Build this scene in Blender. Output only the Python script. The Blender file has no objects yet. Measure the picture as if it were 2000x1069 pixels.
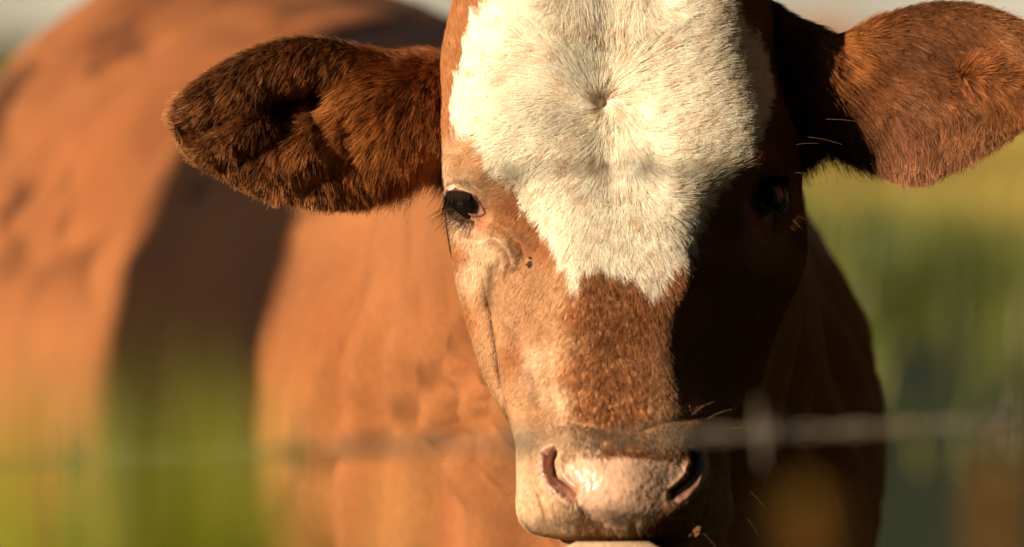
import bpy, bmesh, math
import numpy as np
from mathutils import Vector, Matrix
R = math.radians
sc = bpy.context.scene
col = sc.collection

# ------------------------------------------------------------------ camera, sky, sun, exposure
CAMZ = 1.25                       # eye height of the photographer
PXM = 0.35e-3                     # metres per photo pixel at the focus distance of 3 m
cam_d = bpy.data.cameras.new("camera")
cam = bpy.data.objects.new("camera", cam_d); col.objects.link(cam)
cam.location = (0, -3.0, CAMZ); cam.rotation_euler = (R(90), 0, 0)
cam_d.sensor_width = 36; cam_d.lens = 36 * 3.0 / (2000 * PXM)
cam_d.shift_y = -0.23725
cam_d.clip_start = 0.05; cam_d.clip_end = 3000
cam_d.dof.use_dof = True; cam_d.dof.focus_distance = 3.02
cam_d.dof.aperture_fstop = cam_d.lens / 40.0
sc.camera = cam

SUN_AZ, SUN_EL = 52.0, 16.0       # degrees to the left of the viewing axis, behind the camera
to_sun = Vector((-math.sin(R(SUN_AZ)) * math.cos(R(SUN_EL)), -math.cos(R(SUN_AZ)) * math.cos(R(SUN_EL)), math.sin(R(SUN_EL))))
sd = bpy.data.lights.new("sun", 'SUN'); so = bpy.data.objects.new("sun", sd); col.objects.link(so)
sd.energy = 5.0; sd.angle = R(0.5); sd.color = (1.0, 0.80, 0.56)
so.rotation_euler = to_sun.to_track_quat('Z', 'Y').to_euler(); so.location = (-4, -4, 4)
w = bpy.data.worlds.new("World"); sc.world = w; w.use_nodes = True
nt = w.node_tree; bg = nt.nodes['Background']
sky = nt.nodes.new('ShaderNodeTexSky'); sky.sky_type = 'NISHITA'; sky.sun_disc = False
sky.sun_elevation = R(SUN_EL); sky.sun_rotation = math.atan2(to_sun.x, to_sun.y)
sky.air_density = 0.55; sky.dust_density = 0.5
nt.links.new(sky.outputs[0], bg.inputs[0]); bg.inputs[1].default_value = 0.055
sc.view_settings.view_transform = 'Standard'; sc.view_settings.look = 'None'
sc.view_settings.gamma = 1; sc.view_settings.exposure = 0.92
sc.cycles.max_bounces = 8; sc.cycles.transparent_max_bounces = 8
try: sc.cycles_curves.shape = 'RIBBONS'; sc.cycles_curves.subdivisions = 2
except Exception: pass

rng = np.random.default_rng(7)

# ------------------------------------------------------------------ helpers
def S(y): return PXM * (3.0 + y) / 3.0
def W3(px, py, y):
    px = np.asarray(px, float); py = np.asarray(py, float); y = np.asarray(y, float)
    s = S(y)
    return np.stack(np.broadcast_arrays((px - 1000) * s, y, CAMZ + (60 - py) * s), -1)
def unW(P):
    s = S(P[:, 1]); return 1000 + P[:, 0] / s, 60 - (P[:, 2] - CAMZ) / s
def smooth(a, b, x):
    t = np.clip((x - a) / (b - a), 0, 1); return t * t * (3 - 2 * t)
def _h(ix, iy, iz, seed):
    n = (ix.astype(np.int64) * 374761393 + iy.astype(np.int64) * 668265263 + iz.astype(np.int64) * 2147483647 + seed * 974634777) & 0xffffffff
    n = ((n ^ (n >> 13)) * 1274126177) & 0xffffffff
    n = n ^ (n >> 16)
    return (n & 0xffffff) / float(0xffffff)
def vnoise(x, y, z=None, seed=0):
    x = np.asarray(x, float); y = np.asarray(y, float); z = np.zeros_like(x) if z is None else np.asarray(z, float)
    ix, iy, iz = np.floor(x), np.floor(y), np.floor(z)
    fx, fy, fz = x - ix, y - iy, z - iz
    fx, fy, fz = [f * f * (3 - 2 * f) for f in (fx, fy, fz)]
    r = 0
    for a in (0, 1):
        for b in (0, 1):
            for c in (0, 1):
                wgt = (fx if a else 1 - fx) * (fy if b else 1 - fy) * (fz if c else 1 - fz)
                r = r + wgt * _h(ix + a, iy + b, iz + c, seed)
    return r * 2 - 1
def fbm(x, y, z=None, seed=0, o=4):
    r = 0; a = 1.0; f = 1.0; t = 0
    for k in range(o):
        r = r + a * vnoise(np.asarray(x) * f, np.asarray(y) * f, None if z is None else np.asarray(z) * f, seed + k); t += a; a *= .5; f *= 2.03
    return r / t
def inpoly(px, py, poly):
    c = np.zeros(np.shape(px), bool); n = len(poly)
    for i in range(n):
        x1, y1 = poly[i]; x2, y2 = poly[(i + 1) % n]
        if y1 == y2: continue
        k = ((y1 > py) != (y2 > py)) & (px < (x2 - x1) * (py - y1) / (y2 - y1) + x1)
        c ^= k
    return c
def dpoly(px, py, line, closed=False):
    d = np.full(np.shape(px), 1e9); tt = np.zeros(np.shape(px)); pts = list(line) + ([line[0]] if closed else [])
    L = 0.0; n = len(pts) - 1
    for i in range(n):
        (x1, y1), (x2, y2) = pts[i][:2], pts[i + 1][:2]
        dx, dy = x2 - x1, y2 - y1; l2 = dx * dx + dy * dy
        t = np.clip(((px - x1) * dx + (py - y1) * dy) / l2, 0, 1)
        q = np.hypot(px - x1 - t * dx, py - y1 - t * dy)
        m = q < d; d = np.where(m, q, d); tt = np.where(m, (i + t) / n, tt)
    return d, tt
def gline(px, py, line, sig, amp, taper=True):
    d, t = dpoly(px, py, line)
    a = amp * np.exp(-(d / sig) ** 2)
    if taper: a = a * smooth(0, .15, t) * (1 - .8 * smooth(.8, 1, t)) + 0
    return a
def gauss(px, py, x, y, sx, sy, amp): return amp * np.exp(-((px - x) / sx) ** 2 - ((py - y) / sy) ** 2)
def nspline(xs, ys, xq):
    """natural cubic spline, ys (n, ...)"""
    xs = np.asarray(xs, float); ys = np.asarray(ys, float); n = len(xs); h = np.diff(xs)
    A = np.zeros((n, n)); B = np.zeros((n,) + ys.shape[1:]); A[0, 0] = A[-1, -1] = 1
    for i in range(1, n - 1):
        A[i, i - 1] = h[i - 1]; A[i, i] = 2 * (h[i - 1] + h[i]); A[i, i + 1] = h[i]
        B[i] = 6 * ((ys[i + 1] - ys[i]) / h[i] - (ys[i] - ys[i - 1]) / h[i - 1])
    M = np.linalg.solve(A, B.reshape(n, -1)).reshape(B.shape)
    k = np.clip(np.searchsorted(xs, xq, side='right') - 1, 0, n - 2)
    sh = (len(xq),) + (1,) * (ys.ndim - 1)
    hh = h[k].reshape(sh); a = (xs[k + 1] - xq).reshape(sh) / hh; b = (xq - xs[k]).reshape(sh) / hh
    return a * ys[k] + b * ys[k + 1] + ((a ** 3 - a) * M[k] + (b ** 3 - b) * M[k + 1]) * hh ** 2 / 6
def norm(v): return v / np.maximum(np.linalg.norm(v, axis=-1, keepdims=True), 1e-9)

def mat(name):
    m = bpy.data.materials.new(name); m.use_nodes = True
    return m, m.node_tree, m.node_tree.nodes['Principled BSDF']
def N(nt, typ, **kw):
    n = nt.nodes.new(typ)
    for k, v in kw.items():
        if isinstance(v, (int, float, tuple)) and k in n.inputs: n.inputs[k].default_value = v
        else: setattr(n, k, v)
    return n
def plain(name, c, rough=.6, bump=0, scale=40, var=.3, spec=.4, coords='Object'):
    m, t, p = mat(name)
    tc = N(t, 'ShaderNodeTexCoord'); nz = N(t, 'ShaderNodeTexNoise'); nz.inputs['Scale'].default_value = scale; nz.inputs['Detail'].default_value = 6
    t.links.new(tc.outputs[coords], nz.inputs['Vector'])
    r = N(t, 'ShaderNodeValToRGB'); r.color_ramp.elements[0].position = .3; r.color_ramp.elements[1].position = .7
    r.color_ramp.elements[0].color = (*[v * (1 - var) for v in c], 1); r.color_ramp.elements[1].color = (*[min(1, v * (1 + var)) for v in c], 1)
    t.links.new(nz.outputs['Fac'], r.inputs[0]); t.links.new(r.outputs[0], p.inputs['Base Color'])
    p.inputs['Roughness'].default_value = rough; p.inputs['Specular IOR Level'].default_value = spec
    if bump:
        b = N(t, 'ShaderNodeBump'); b.inputs['Strength'].default_value = bump; b.inputs['Distance'].default_value = .01
        t.links.new(nz.outputs['Fac'], b.inputs['Height']); t.links.new(b.outputs[0], p.inputs['Normal'])
    return m

def mesh_obj(name, V, F, m, parent=None, smooth_=True, colattr=None):
    me = bpy.data.meshes.new(name)
    V = np.asarray(V, float)
    if parent is not None: V = V - np.array(parent.location)
    if isinstance(F, np.ndarray):
        nf, k = F.shape
        me.vertices.add(len(V)); me.vertices.foreach_set('co', V.ravel())
        me.loops.add(nf * k); me.loops.foreach_set('vertex_index', F.ravel().astype(np.int32))
        me.polygons.add(nf); me.polygons.foreach_set('loop_start', np.arange(0, nf * k, k, dtype=np.int32))
        me.update(calc_edges=True); me.validate()
    else:
        me.from_pydata([tuple(v) for v in V], [], F)
    if smooth_: me.polygons.foreach_set('use_smooth', [True] * len(me.polygons))
    if colattr is not None:
        a = me.attributes.new('coat', 'FLOAT_COLOR', 'POINT')
        a.data.foreach_set('color', np.concatenate([colattr, np.ones((len(colattr), 1))], 1).ravel())
    for mm in (m if isinstance(m, (list, tuple)) else [m]): me.materials.append(mm)
    o = bpy.data.objects.new(name, me); col.objects.link(o)
    if parent is not None: o.parent = parent
    return o
def tag(o, label=None, cat=None, group=None, kind=None):
    for k, v in (('label', label), ('category', cat), ('group', group), ('kind', kind)):
        if v: o[k] = v
    return o
def empty(name, loc):
    o = bpy.data.objects.new(name, None); col.objects.link(o); o.location = loc; o.empty_display_size = .1
    return o
def grid_faces(nr, nc, wrap=False):
    r = np.arange(nr - 1)[:, None]; c = np.arange(nc if wrap else nc - 1)[None, :]
    c2 = (c + 1) % nc
    a = r * nc + c; b = r * nc + c2; d = (r + 1) * nc + c; e = (r + 1) * nc + c2
    return np.stack([a, b, e, d], -1).reshape(-1, 4)
def tube(path, rad, n=10):
    """swept tube with closed ends: (V, F list)"""
    path = np.asarray(path, float); rad = np.broadcast_to(np.asarray(rad, float), (len(path),))
    T = norm(np.gradient(path, axis=0)); up = np.array([0, 0, 1.0]) if abs(T[0][2]) < .9 else np.array([1.0, 0, 0])
    V = []
    for p, t, r in zip(path, T, rad):
        a = np.cross(up, t); a /= np.linalg.norm(a) + 1e-9; b = np.cross(t, a); up = b
        for k in range(n):
            q = 2 * math.pi * k / n; V.append(p + r * (math.cos(q) * a + math.sin(q) * b))
    F = [tuple(f) for f in grid_faces(len(path), n, True)]
    V += [path[0], path[-1]]; c0, c1 = len(V) - 2, len(V) - 1; e = (len(path) - 1) * n
    for k in range(n):
        F.append((c0, (k + 1) % n, k)); F.append((c1, e + k, e + (k + 1) % n))
    return np.array(V), F
def join(parts):
    V = []; F = []; o = 0
    for v, f in parts:
        V.append(np.asarray(v)); F += [tuple(int(i) + o for i in q) for q in f]; o += len(v)
    return np.concatenate(V), F

def hair(name, P, Nn, T, L, C, parent, material, K=5, r0=.00011, r1=.00003, lift=(45, 12), clump=None, cl=.5, wob=.0, sn=None, tipcol=(.8, 1.15), ctone=0.0):
    n = len(P); pts = np.zeros((n, K, 3)); pts[:, 0] = P; L = np.broadcast_to(L, (n,))
    if clump is not None:
        u, idx = np.unique(clump, return_inverse=True); cnt = np.bincount(idx).astype(float)
        ct = np.broadcast_to(ctone, (n,))[:, None]; z = rng.normal(0, 1, len(u))[idx][:, None]; C = np.clip(C * np.exp(ct * z * np.array([.85, 1.0, 1.15])), .002, .93); L = L * np.exp(.35 * ct[:, 0] * rng.normal(0, 1, len(u))[idx])
    T = norm(T - Nn * np.sum(T * Nn, 1, keepdims=True))
    side = np.cross(Nn, T); bend = rng.normal(0, wob, n)
    for k in range(1, K):
        t = k / (K - 1); a = R(lift[0] + (lift[1] - lift[0]) * t)
        d = norm(T * math.cos(a) + Nn * math.sin(a) + side * (bend * t)[:, None])
        pts[:, k] = pts[:, k - 1] + d * (L / (K - 1))[:, None]
    if clump is not None:
        for k in range(1, K):
            off = pts[:, k]; m = np.stack([np.bincount(idx, off[:, j]) / cnt for j in range(3)], 1)
            f = cl * (k / (K - 1)) ** 1.2
            pts[:, k] = off * (1 - f) + m[idx] * f
    cu = bpy.data.hair_curves.new(name); cu.add_curves([K] * n)
    loc = np.array(parent.location)
    cu.attributes['position'].data.foreach_set('vector', (pts - loc).astype(np.float32).ravel())
    ra = cu.attributes.get('radius') or cu.attributes.new('radius', 'FLOAT', 'POINT')
    tt = np.linspace(0, 1, K)[None, :]; rr = (r0 + (r1 - r0) * tt) * rng.uniform(.75, 1.25, (n, 1))
    ra.data.foreach_set('value', rr.astype(np.float32).ravel())
    a = cu.attributes.new('coat', 'FLOAT_COLOR', 'POINT')
    cc = np.ones((n, K, 4)); cc[:, :, :3] = np.clip(C[:, None, :] * (tipcol[0] + (tipcol[1] - tipcol[0]) * tt[..., None]), 0, .93)
    a.data.foreach_set('color', cc.astype(np.float32).ravel())
    a = cu.attributes.new('surf', 'FLOAT_COLOR', 'POINT')
    s_ = Nn if sn is None else sn
    cc = np.ones((n, K, 4)); cc[:, :, :3] = s_[:, None, :]
    a.data.foreach_set('color', cc.astype(np.float32).ravel())
    cu.materials.append(material)
    o = bpy.data.objects.new(name, cu); col.objects.link(o); o.parent = parent
    return o

# ------------------------------------------------------------------ materials of the animal
def m_skin():
    m, t, p = mat("coat_skin")
    a = N(t, 'ShaderNodeAttribute'); a.attribute_name = 'coat'
    tc = N(t, 'ShaderNodeTexCoord')
    mp = N(t, 'ShaderNodeMapping'); mp.inputs['Scale'].default_value = (1, 1, .25); t.links.new(tc.outputs['Object'], mp.inputs[0])
    nz = N(t, 'ShaderNodeTexNoise'); nz.inputs['Scale'].default_value = 420; nz.inputs['Detail'].default_value = 3; t.links.new(mp.outputs[0], nz.inputs['Vector'])
    mx = N(t, 'ShaderNodeMix'); mx.data_type = 'RGBA'; mx.blend_type = 'MULTIPLY'; mx.inputs[0].default_value = .5
    t.links.new(a.outputs['Color'], mx.inputs[6]); t.links.new(nz.outputs['Fac'], mx.inputs[7])
    t.links.new(mx.outputs[2], p.inputs['Base Color'])
    b = N(t, 'ShaderNodeBump'); b.inputs['Strength'].default_value = .4; b.inputs['Distance'].default_value = .001
    t.links.new(nz.outputs['Fac'], b.inputs['Height']); t.links.new(b.outputs[0], p.inputs['Normal'])
    # damp hairless skin of the nose, lids and lip: pebbled and glossier
    we = N(t, 'ShaderNodeAttribute'); we.attribute_name = 'wet'
    vo = N(t, 'ShaderNodeTexVoronoi'); vo.inputs['Scale'].default_value = 260; t.links.new(tc.outputs['Object'], vo.inputs['Vector'])
    n3 = N(t, 'ShaderNodeTexNoise'); n3.inputs['Scale'].default_value = 110; n3.inputs['Detail'].default_value = 5; t.links.new(tc.outputs['Object'], n3.inputs['Vector'])
    ad = N(t, 'ShaderNodeMath', operation='SUBTRACT'); t.links.new(n3.outputs['Fac'], ad.inputs[0]); t.links.new(vo.outputs['Distance'], ad.inputs[1])
    b2 = N(t, 'ShaderNodeBump'); b2.inputs['Distance'].default_value = .0008; t.links.new(ad.outputs[0], b2.inputs['Height']); t.links.new(b.outputs[0], b2.inputs['Normal'])
    ms = N(t, 'ShaderNodeMath', operation='MULTIPLY'); ms.inputs[1].default_value = .4; t.links.new(we.outputs['Fac'], ms.inputs[0]); t.links.new(ms.outputs[0], b2.inputs['Strength'])
    t.links.new(b2.outputs[0], p.inputs['Normal'])
    for nm_, lo, hi in (('Roughness', .85, .30), ('Specular IOR Level', .15, .5), ('Subsurface Weight', 0, .15)):
        r = N(t, 'ShaderNodeMapRange'); r.inputs[3].default_value = lo; r.inputs[4].default_value = hi; t.links.new(we.outputs['Fac'], r.inputs[0]); t.links.new(r.outputs[0], p.inputs[nm_])
    p.inputs['Subsurface Radius'].default_value = (.004, .0015, .0008); p.inputs['Subsurface Scale'].default_value = 1
    return m
def m_hair(name, spec=.12, trans=.18, geo=.35):
    m = bpy.data.materials.new(name); m.use_nodes = True; t = m.node_tree; t.nodes.clear()
    out = N(t, 'ShaderNodeOutputMaterial')
    a = N(t, 'ShaderNodeAttribute'); a.attribute_name = 'coat'
    s_ = N(t, 'ShaderNodeAttribute'); s_.attribute_name = 'surf'
    g = N(t, 'ShaderNodeNewGeometry')
    mx = N(t, 'ShaderNodeMix'); mx.data_type = 'VECTOR'; mx.inputs[0].default_value = geo
    t.links.new(s_.outputs['Vector'], mx.inputs[4]); t.links.new(g.outputs['Normal'], mx.inputs[5])
    nn = N(t, 'ShaderNodeVectorMath', operation='NORMALIZE'); t.links.new(mx.outputs[1], nn.inputs[0])
    d = N(t, 'ShaderNodeBsdfDiffuse'); t.links.new(a.outputs['Color'], d.inputs[0]); t.links.new(nn.outputs[0], d.inputs['Normal'])
    tr = N(t, 'ShaderNodeBsdfTranslucent'); t.links.new(a.outputs['Color'], tr.inputs[0]); t.links.new(nn.outputs[0], tr.inputs['Normal'])
    h = N(t, 'ShaderNodeBsdfHair'); h.component = 'Reflection'; h.inputs['RoughnessU'].default_value = .35; h.inputs['RoughnessV'].default_value = .6
    hm = N(t, 'ShaderNodeMix'); hm.data_type = 'RGBA'; hm.inputs[0].default_value = .15; hm.inputs[7].default_value = (1, .95, .85, 1); t.links.new(a.outputs['Color'], hm.inputs[6]); t.links.new(hm.outputs[2], h.inputs[0])
    m1 = N(t, 'ShaderNodeMixShader'); m1.inputs[0].default_value = trans; t.links.new(d.outputs[0], m1.inputs[1]); t.links.new(tr.outputs[0], m1.inputs[2])
    m2 = N(t, 'ShaderNodeMixShader'); m2.inputs[0].default_value = spec; t.links.new(m1.outputs[0], m2.inputs[1]); t.links.new(h.outputs[0], m2.inputs[2])
    t.links.new(m2.outputs[0], out.inputs[0])
    return m
M_skin = m_skin()
M_coat = m_hair("coat_hair"); M_ear = m_hair("ear_hair_strands", .08, .22, .5); M_lash = m_hair("lash_hair", .06, .02, .6)

# ------------------------------------------------------------------ the head: a net of cross-sections
TEMP = [(0, .3), (.3, 0.05), (.55, .25), (.72, 1.0), (.86, 2.8), (.95, 5.5), (1, 9), (.97, 14), (.7, 19), (0, 21)]
EYE = [(0, 0), (.27, .15), (.46, 1.2), (.62, 2.8), (.78, 4.8), (.92, 7.2), (1, 10), (.97, 15), (.7, 19), (0, 21)]
C50 = [(0, 0), (.25, .2), (.39, 1.5), (.56, 3.4), (.75, 6.0), (.9, 9), (1, 12), (.97, 16.5), (.7, 21), (0, 23)]
C60 = [(0, 0), (.26, .2), (.38, 1.5), (.55, 3.8), (.74, 6.4), (.9, 9.5), (1, 13), (.97, 17), (.7, 21), (0, 23)]
C70 = [(0, 0), (.29, .2), (.41, 1.3), (.58, 3.2), (.76, 5.6), (.92, 8.8), (1, 12), (.97, 16), (.7, 20), (0, 22)]
C78 = [(0, 0), (.34, .2), (.5, 1.2), (.64, 2.4), (.8, 4.4), (.93, 7.), (1, 10), (.95, 15), (.6, 19), (0, 20)]
C84 = [(0, 0), (.36, .15), (.55, .7), (.72, 1.6), (.86, 3), (.96, 5), (1, 8), (.9, 13), (.5, 16), (0, 17)]
MUZ = [(0, 0), (.38, .2), (.6, .6), (.78, 1.35), (.9, 2.5), (.975, 4.1), (1, 6.3), (.92, 10), (.5, 13), (0, 14)]
ROWS = [  # py, cx, d0 (cm), width left, width right, profile
    (-330, 1188, 17, 90, 90, [(u, d * .25) for u, d in TEMP]),
    (-265, 1188, 10, 200, 200, [(u, d * .6) for u, d in TEMP]),
    (-130, 1188, 4.2, 270, 285, TEMP),
    (0, 1190, 1.2, 300, 312, TEMP),
    (150, 1195, 0, 333, 330, TEMP),
    (280, 1205, -.8, 344, 352, TEMP),
    (390, 1212, -2.0, 341, 350, EYE),
    (500, 1210, -3.9, 324, 358, C50),
    (600, 1206, -5.8, 299, 326, C60),
    (700, 1204, -7.6, 268, 290, C70),
    (780, 1208, -9.0, 238, 255, C78),
    (840, 1215, -10.3, 213, 208, C84),
    (900, 1220, -11.6, 209, 202, MUZ),
    (960, 1220, -12.1, 209, 206, MUZ),
    (1006, 1220, -11.9, 207, 211, MUZ),
    (1033, 1220, -11.3, 190, 198, MUZ),
    (1047, 1220, -10.4, 150, 160, MUZ),
    (1055, 1220, -8.6, 90, 95, [(u, d * .8) for u, d in MUZ])]
def head_net():
    rp = np.array([r[0] for r in ROWS], float)
    ctrl = []
    for py, cx, d0, wl, wr, pf in ROWS:
        ac = float(np.interp(py, [600, 800, 860, 900, 1050], [0, .4, 1.1, 2.3, 2.3]))      # the muzzle is turned a little to the sun side
        a = [(cx - wl * u, d0 + d) for u, d in pf[::-1]][:-1] + [(cx, d0 + pf[0][1])] + [(cx + wr * u, d0 + d + ac * min(1, u / .9)) for u, d in pf[1:]]
        ctrl.append(a)
    ctrl = np.array(ctrl)                                            # rows x 19 x 2
    q = np.concatenate([np.linspace(-330, 1024, 500), np.linspace(1026, 1055, 22)])
    C = nspline(rp, ctrl, q)
    ci = np.arange(19) - 9.0
    t = np.concatenate([np.linspace(-9, -6.2, 22)[:-1], np.linspace(-6.2, 6.2, 330), np.linspace(6.2, 9, 22)[1:]])
    G = nspline(ci, np.swapaxes(C, 0, 1), t)                         # cols x rows x 2
    G = np.swapaxes(G, 0, 1)                                         # rows x cols x 2
    PX = G[..., 0]; D = G[..., 1]; PY = np.repeat(q[:, None], len(t), 1); TT = np.repeat(t[None, :], len(q), 0)
    return PX, PY, D, TT
PX, PY, D, TT = head_net()

# eyes: sphere centres in photo pixels, depth in cm
EYES = [dict(c=(924, 398), y=6.0, r=2.0, side=-1,
             lid=[(874, 376), (887, 374), (902, 375), (917, 379), (929, 387), (937, 398), (944, 410), (945, 416), (937, 421), (925, 420), (912, 415), (900, 407), (889, 397), (880, 386)]),
        dict(c=(1486, 388), y=6.0, r=2.0, side=1,
             lid=[(1532, 352), (1518, 350), (1503, 351), (1489, 356), (1480, 366), (1474, 380), (1470, 395), (1474, 406), (1484, 411), (1497, 409), (1509, 402), (1520, 391), (1528, 377)])]
NOSTRIL_L = [(1092, 886), (1089, 905), (1093, 928), (1110, 945), (1132, 962)]      # overhanging edge
NOSTRIL_R = [(1345, 884), (1348, 903), (1342, 926), (1326, 943), (1306, 960)]
POCK_L = [(1073, 884), (1066, 914), (1080, 946), (1110, 970)]
POCK_R = [(1363, 884), (1370, 912), (1356, 944), (1328, 968)]
WHITE = [(955, -60), (960, 0), (928, 40), (908, 100), (890, 170), (886, 235), (892, 272), (930, 282), (948, 308), (985, 340), (1012, 352), (1025, 388), (1052, 430), (1082, 470),
         (1104, 525), (1116, 562), (1126, 572), (1140, 538), (1160, 520), (1195, 535), (1235, 545), (1268, 575), (1292, 550), (1318, 512), (1338, 470), (1352, 430), (1385, 395),
         (1420, 350), (1452, 300), (1490, 235), (1502, 180), (1490, 130), (1462, 80), (1425, 35), (1405, -60)]
WN = np.array(WHITE, float)

def features(px, py, t):
    """relief added to the net, in cm, + is away from the camera"""
    f = gauss(px, py, 1180, 204, 11, 12, .55) + gauss(px, py, 1155, 170, 55, 85, .24) + gline(px, py, [(1190, -40), (1186, 80), (1182, 200)], 34, .25, False)
    f += gline(px, py, [(1182, 230), (1190, 300), (1200, 380)], 26, .25)
    f += gline(px, py, [(1000, 318), (1100, 330), (1190, 322), (1290, 325), (1400, 322)], 24, .10)
    f += gauss(px, py, 1330, 230, 120, 90, -.5) + gauss(px, py, 1010, 180, 110, 120, -.3)
    f += gauss(px, py, 910, 335, 50, 26, -.75) + gauss(px, py, 1500, 322, 55, 24, -.7)
    f += gauss(px, py, 1342, 545, 26, 60, -.75) + gauss(px, py, 1420, 450, 60, 70, .9) + gauss(px, py, 1010, 430, 40, 60, .25)
    # lid fold above and tear fold below the eye
    f += gline(px, py, [(868, 364), (895, 355), (922, 360), (944, 380)], 6, .3) + gline(px, py, [(870, 345), (900, 338), (930, 345)], 8, .15)
    f += gline(px, py, [(885, 432), (912, 440), (940, 446)], 5, .16) + gline(px, py, [(900, 458), (925, 466), (950, 466)], 5, .12)
    f += gline(px, py, [(948, 432), (985, 455), (1010, 480), (1020, 512)], 9, -.42)
    f += gline(px, py, [(955, 452), (985, 475), (1000, 498), (1003, 525)], 9, .42)
    
    f += gauss(px, py, 985, 490, 16, 22, -.12)
    f += gline(px, py, [(940, 500), (950, 560), (962, 610), (972, 680), (984, 760), (1000, 850)], 5, .38)
    f += gline(px, py, [(925, 560), (945, 640), (965, 720), (985, 800)], 10, -.18)
    f += gline(px, py, [(1055, 560), (1070, 660), (1080, 740), (1092, 830)], 16, .22)
    f += gline(px, py, [(1475, 560), (1462, 640), (1445, 740), (1425, 840)], 6, .25)
    f += gline(px, py, [(1010, 620), (1025, 700), (1035, 780)], 14, .15)
    # muzzle: folds above the nose, wings of the nostrils, lip line
    f += gline(px, py, [(1070, 836), (1110, 822), (1180, 838), (1240, 843), (1310, 822), (1380, 812)], 10, .3)
    f += gline(px, py, [(1160, 865), (1195, 880), (1240, 878)], 10, .25)
    f += gline(px, py, [(1058, 845), (1044, 880), (1042, 930), (1058, 975), (1075, 1030)], 6, .28)
    f += gline(px, py, [(1375, 845), (1390, 880), (1394, 930), (1380, 975), (1362, 1030)], 6, .28)
    f += gline(px, py, [(1061, 880), (1060, 915), (1072, 950), (1096, 975), (1128, 995)], 8, -.35)
    f += gline(px, py, [(1373, 878), (1376, 912), (1364, 948), (1342, 972), (1310, 992)], 8, -.35)
    f += gline(px, py, [(1238, 1025), (1243, 1060)], 7, .22, False)
    f += gauss(px, py, 1215, 950, 95, 60, -.35)
    for edge, pock, sg in ((NOSTRIL_L, POCK_L, 1), (NOSTRIL_R, POCK_R, -1)):
        ex = np.interp(py, [e[1] for e in edge], [e[0] for e in edge]); so_ = sg * (ex - px); win = smooth(868, 892, py) * smooth(985, 950, py)
        f += (1 if sg > 0 else .4) * 1.05 * smooth(46, 6, so_) * smooth(-4, 3, so_) * win + .9 * np.exp(-((so_ - 7) / 5.5) ** 2) * win
        f += gline(px, py, edge, 8, -.22)
    f += .05 * fbm(px / 60, py / 60, seed=3) + .018 * fbm(px / 14, py / 14, seed=5)
    lum = smooth(820, 850, py)
    f += lum * .035 * fbm(px / 9, py / 9, seed=9)
    return f
front = smooth(-6.3, -5.2, TT) * (1 - smooth(5.2, 6.3, TT))
D = D + features(PX, PY, TT) * front
# eye sockets and lids
def lid_depth(e, px, py):
    r = e['r'] / 100 / S(e['y'] / 100); dd = ((px - e['c'][0]) ** 2 + (py - e['c'][1]) ** 2) / r ** 2
    return e['y'] - e['r'] * np.sqrt(np.clip(1 - dd, 0.0, 1))
for e in EYES:
    m = (TT * e['side'] > 2.5) & (TT * e['side'] < 6.6)
    d, _ = dpoly(PX, PY, e['lid'], True); ins = inpoly(PX, PY, e['lid'])
    sd_ = np.where(ins, -d, d)
    base = lid_depth(e, PX, PY)
    inr = smooth(-48, 20, (PX - e['c'][0] - e['side'] * 5) * -e['side'])
    out = smooth(9 + 17 * inr, 2, sd_) * m                                     # surface comes to the lid
    D = D * (1 - out) + (base - .12) * out
    D = np.where(m & (sd_ < 0), D + np.minimum(-sd_ * .6, 2.2), D)
HV = W3(PX, PY, D / 100).reshape(-1, 3); nr, nc = PX.shape
HF = grid_faces(nr, nc)[:, ::-1]
hpx, hpy, ht = PX.ravel(), PY.ravel(), TT.ravel()

# coat colours (what the animal is painted like)
CL = dict(w=(.93, .79, .635), k=(.72, .49, .31), p=(.74, .48, .34), t=(.50, .275, .14), o=(.40, .165, .065), b=(.27, .105, .038), d=(.10, .045, .02), g=(.55, .36, .20))
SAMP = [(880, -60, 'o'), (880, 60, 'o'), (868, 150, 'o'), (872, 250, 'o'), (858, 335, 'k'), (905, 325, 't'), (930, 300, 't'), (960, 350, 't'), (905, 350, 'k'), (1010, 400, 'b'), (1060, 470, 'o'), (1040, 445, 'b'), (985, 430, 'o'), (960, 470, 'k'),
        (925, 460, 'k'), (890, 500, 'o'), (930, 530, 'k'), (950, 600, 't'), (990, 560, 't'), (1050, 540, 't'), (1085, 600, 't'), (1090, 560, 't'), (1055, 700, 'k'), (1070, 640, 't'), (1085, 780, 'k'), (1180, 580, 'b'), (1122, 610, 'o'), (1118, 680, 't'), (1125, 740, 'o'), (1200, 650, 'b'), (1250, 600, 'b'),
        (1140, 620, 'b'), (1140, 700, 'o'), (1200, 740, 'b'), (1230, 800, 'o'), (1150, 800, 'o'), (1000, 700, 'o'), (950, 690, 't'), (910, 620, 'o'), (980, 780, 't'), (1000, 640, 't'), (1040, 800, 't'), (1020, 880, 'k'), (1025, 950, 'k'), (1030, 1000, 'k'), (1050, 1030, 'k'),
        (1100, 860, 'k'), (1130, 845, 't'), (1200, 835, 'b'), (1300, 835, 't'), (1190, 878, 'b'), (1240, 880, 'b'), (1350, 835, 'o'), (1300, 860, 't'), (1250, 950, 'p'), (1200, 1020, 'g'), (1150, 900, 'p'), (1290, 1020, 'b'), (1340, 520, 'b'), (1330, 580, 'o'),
        (1400, 420, 'b'), (1450, 600, 'b'), (1500, 460, 't'), (1500, 600, 'b'), (1400, 700, 'b'), (1480, 330, 'b'), (1400, 950, 't'), (1420, 1000, 't'), (1540, 100, 'd'), (1540, 300, 'd'), (1440, 60, 'b'), (1560, 430, 'b'), (1180, 1040, 'b'), (1330, 900, 'b')]
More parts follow.
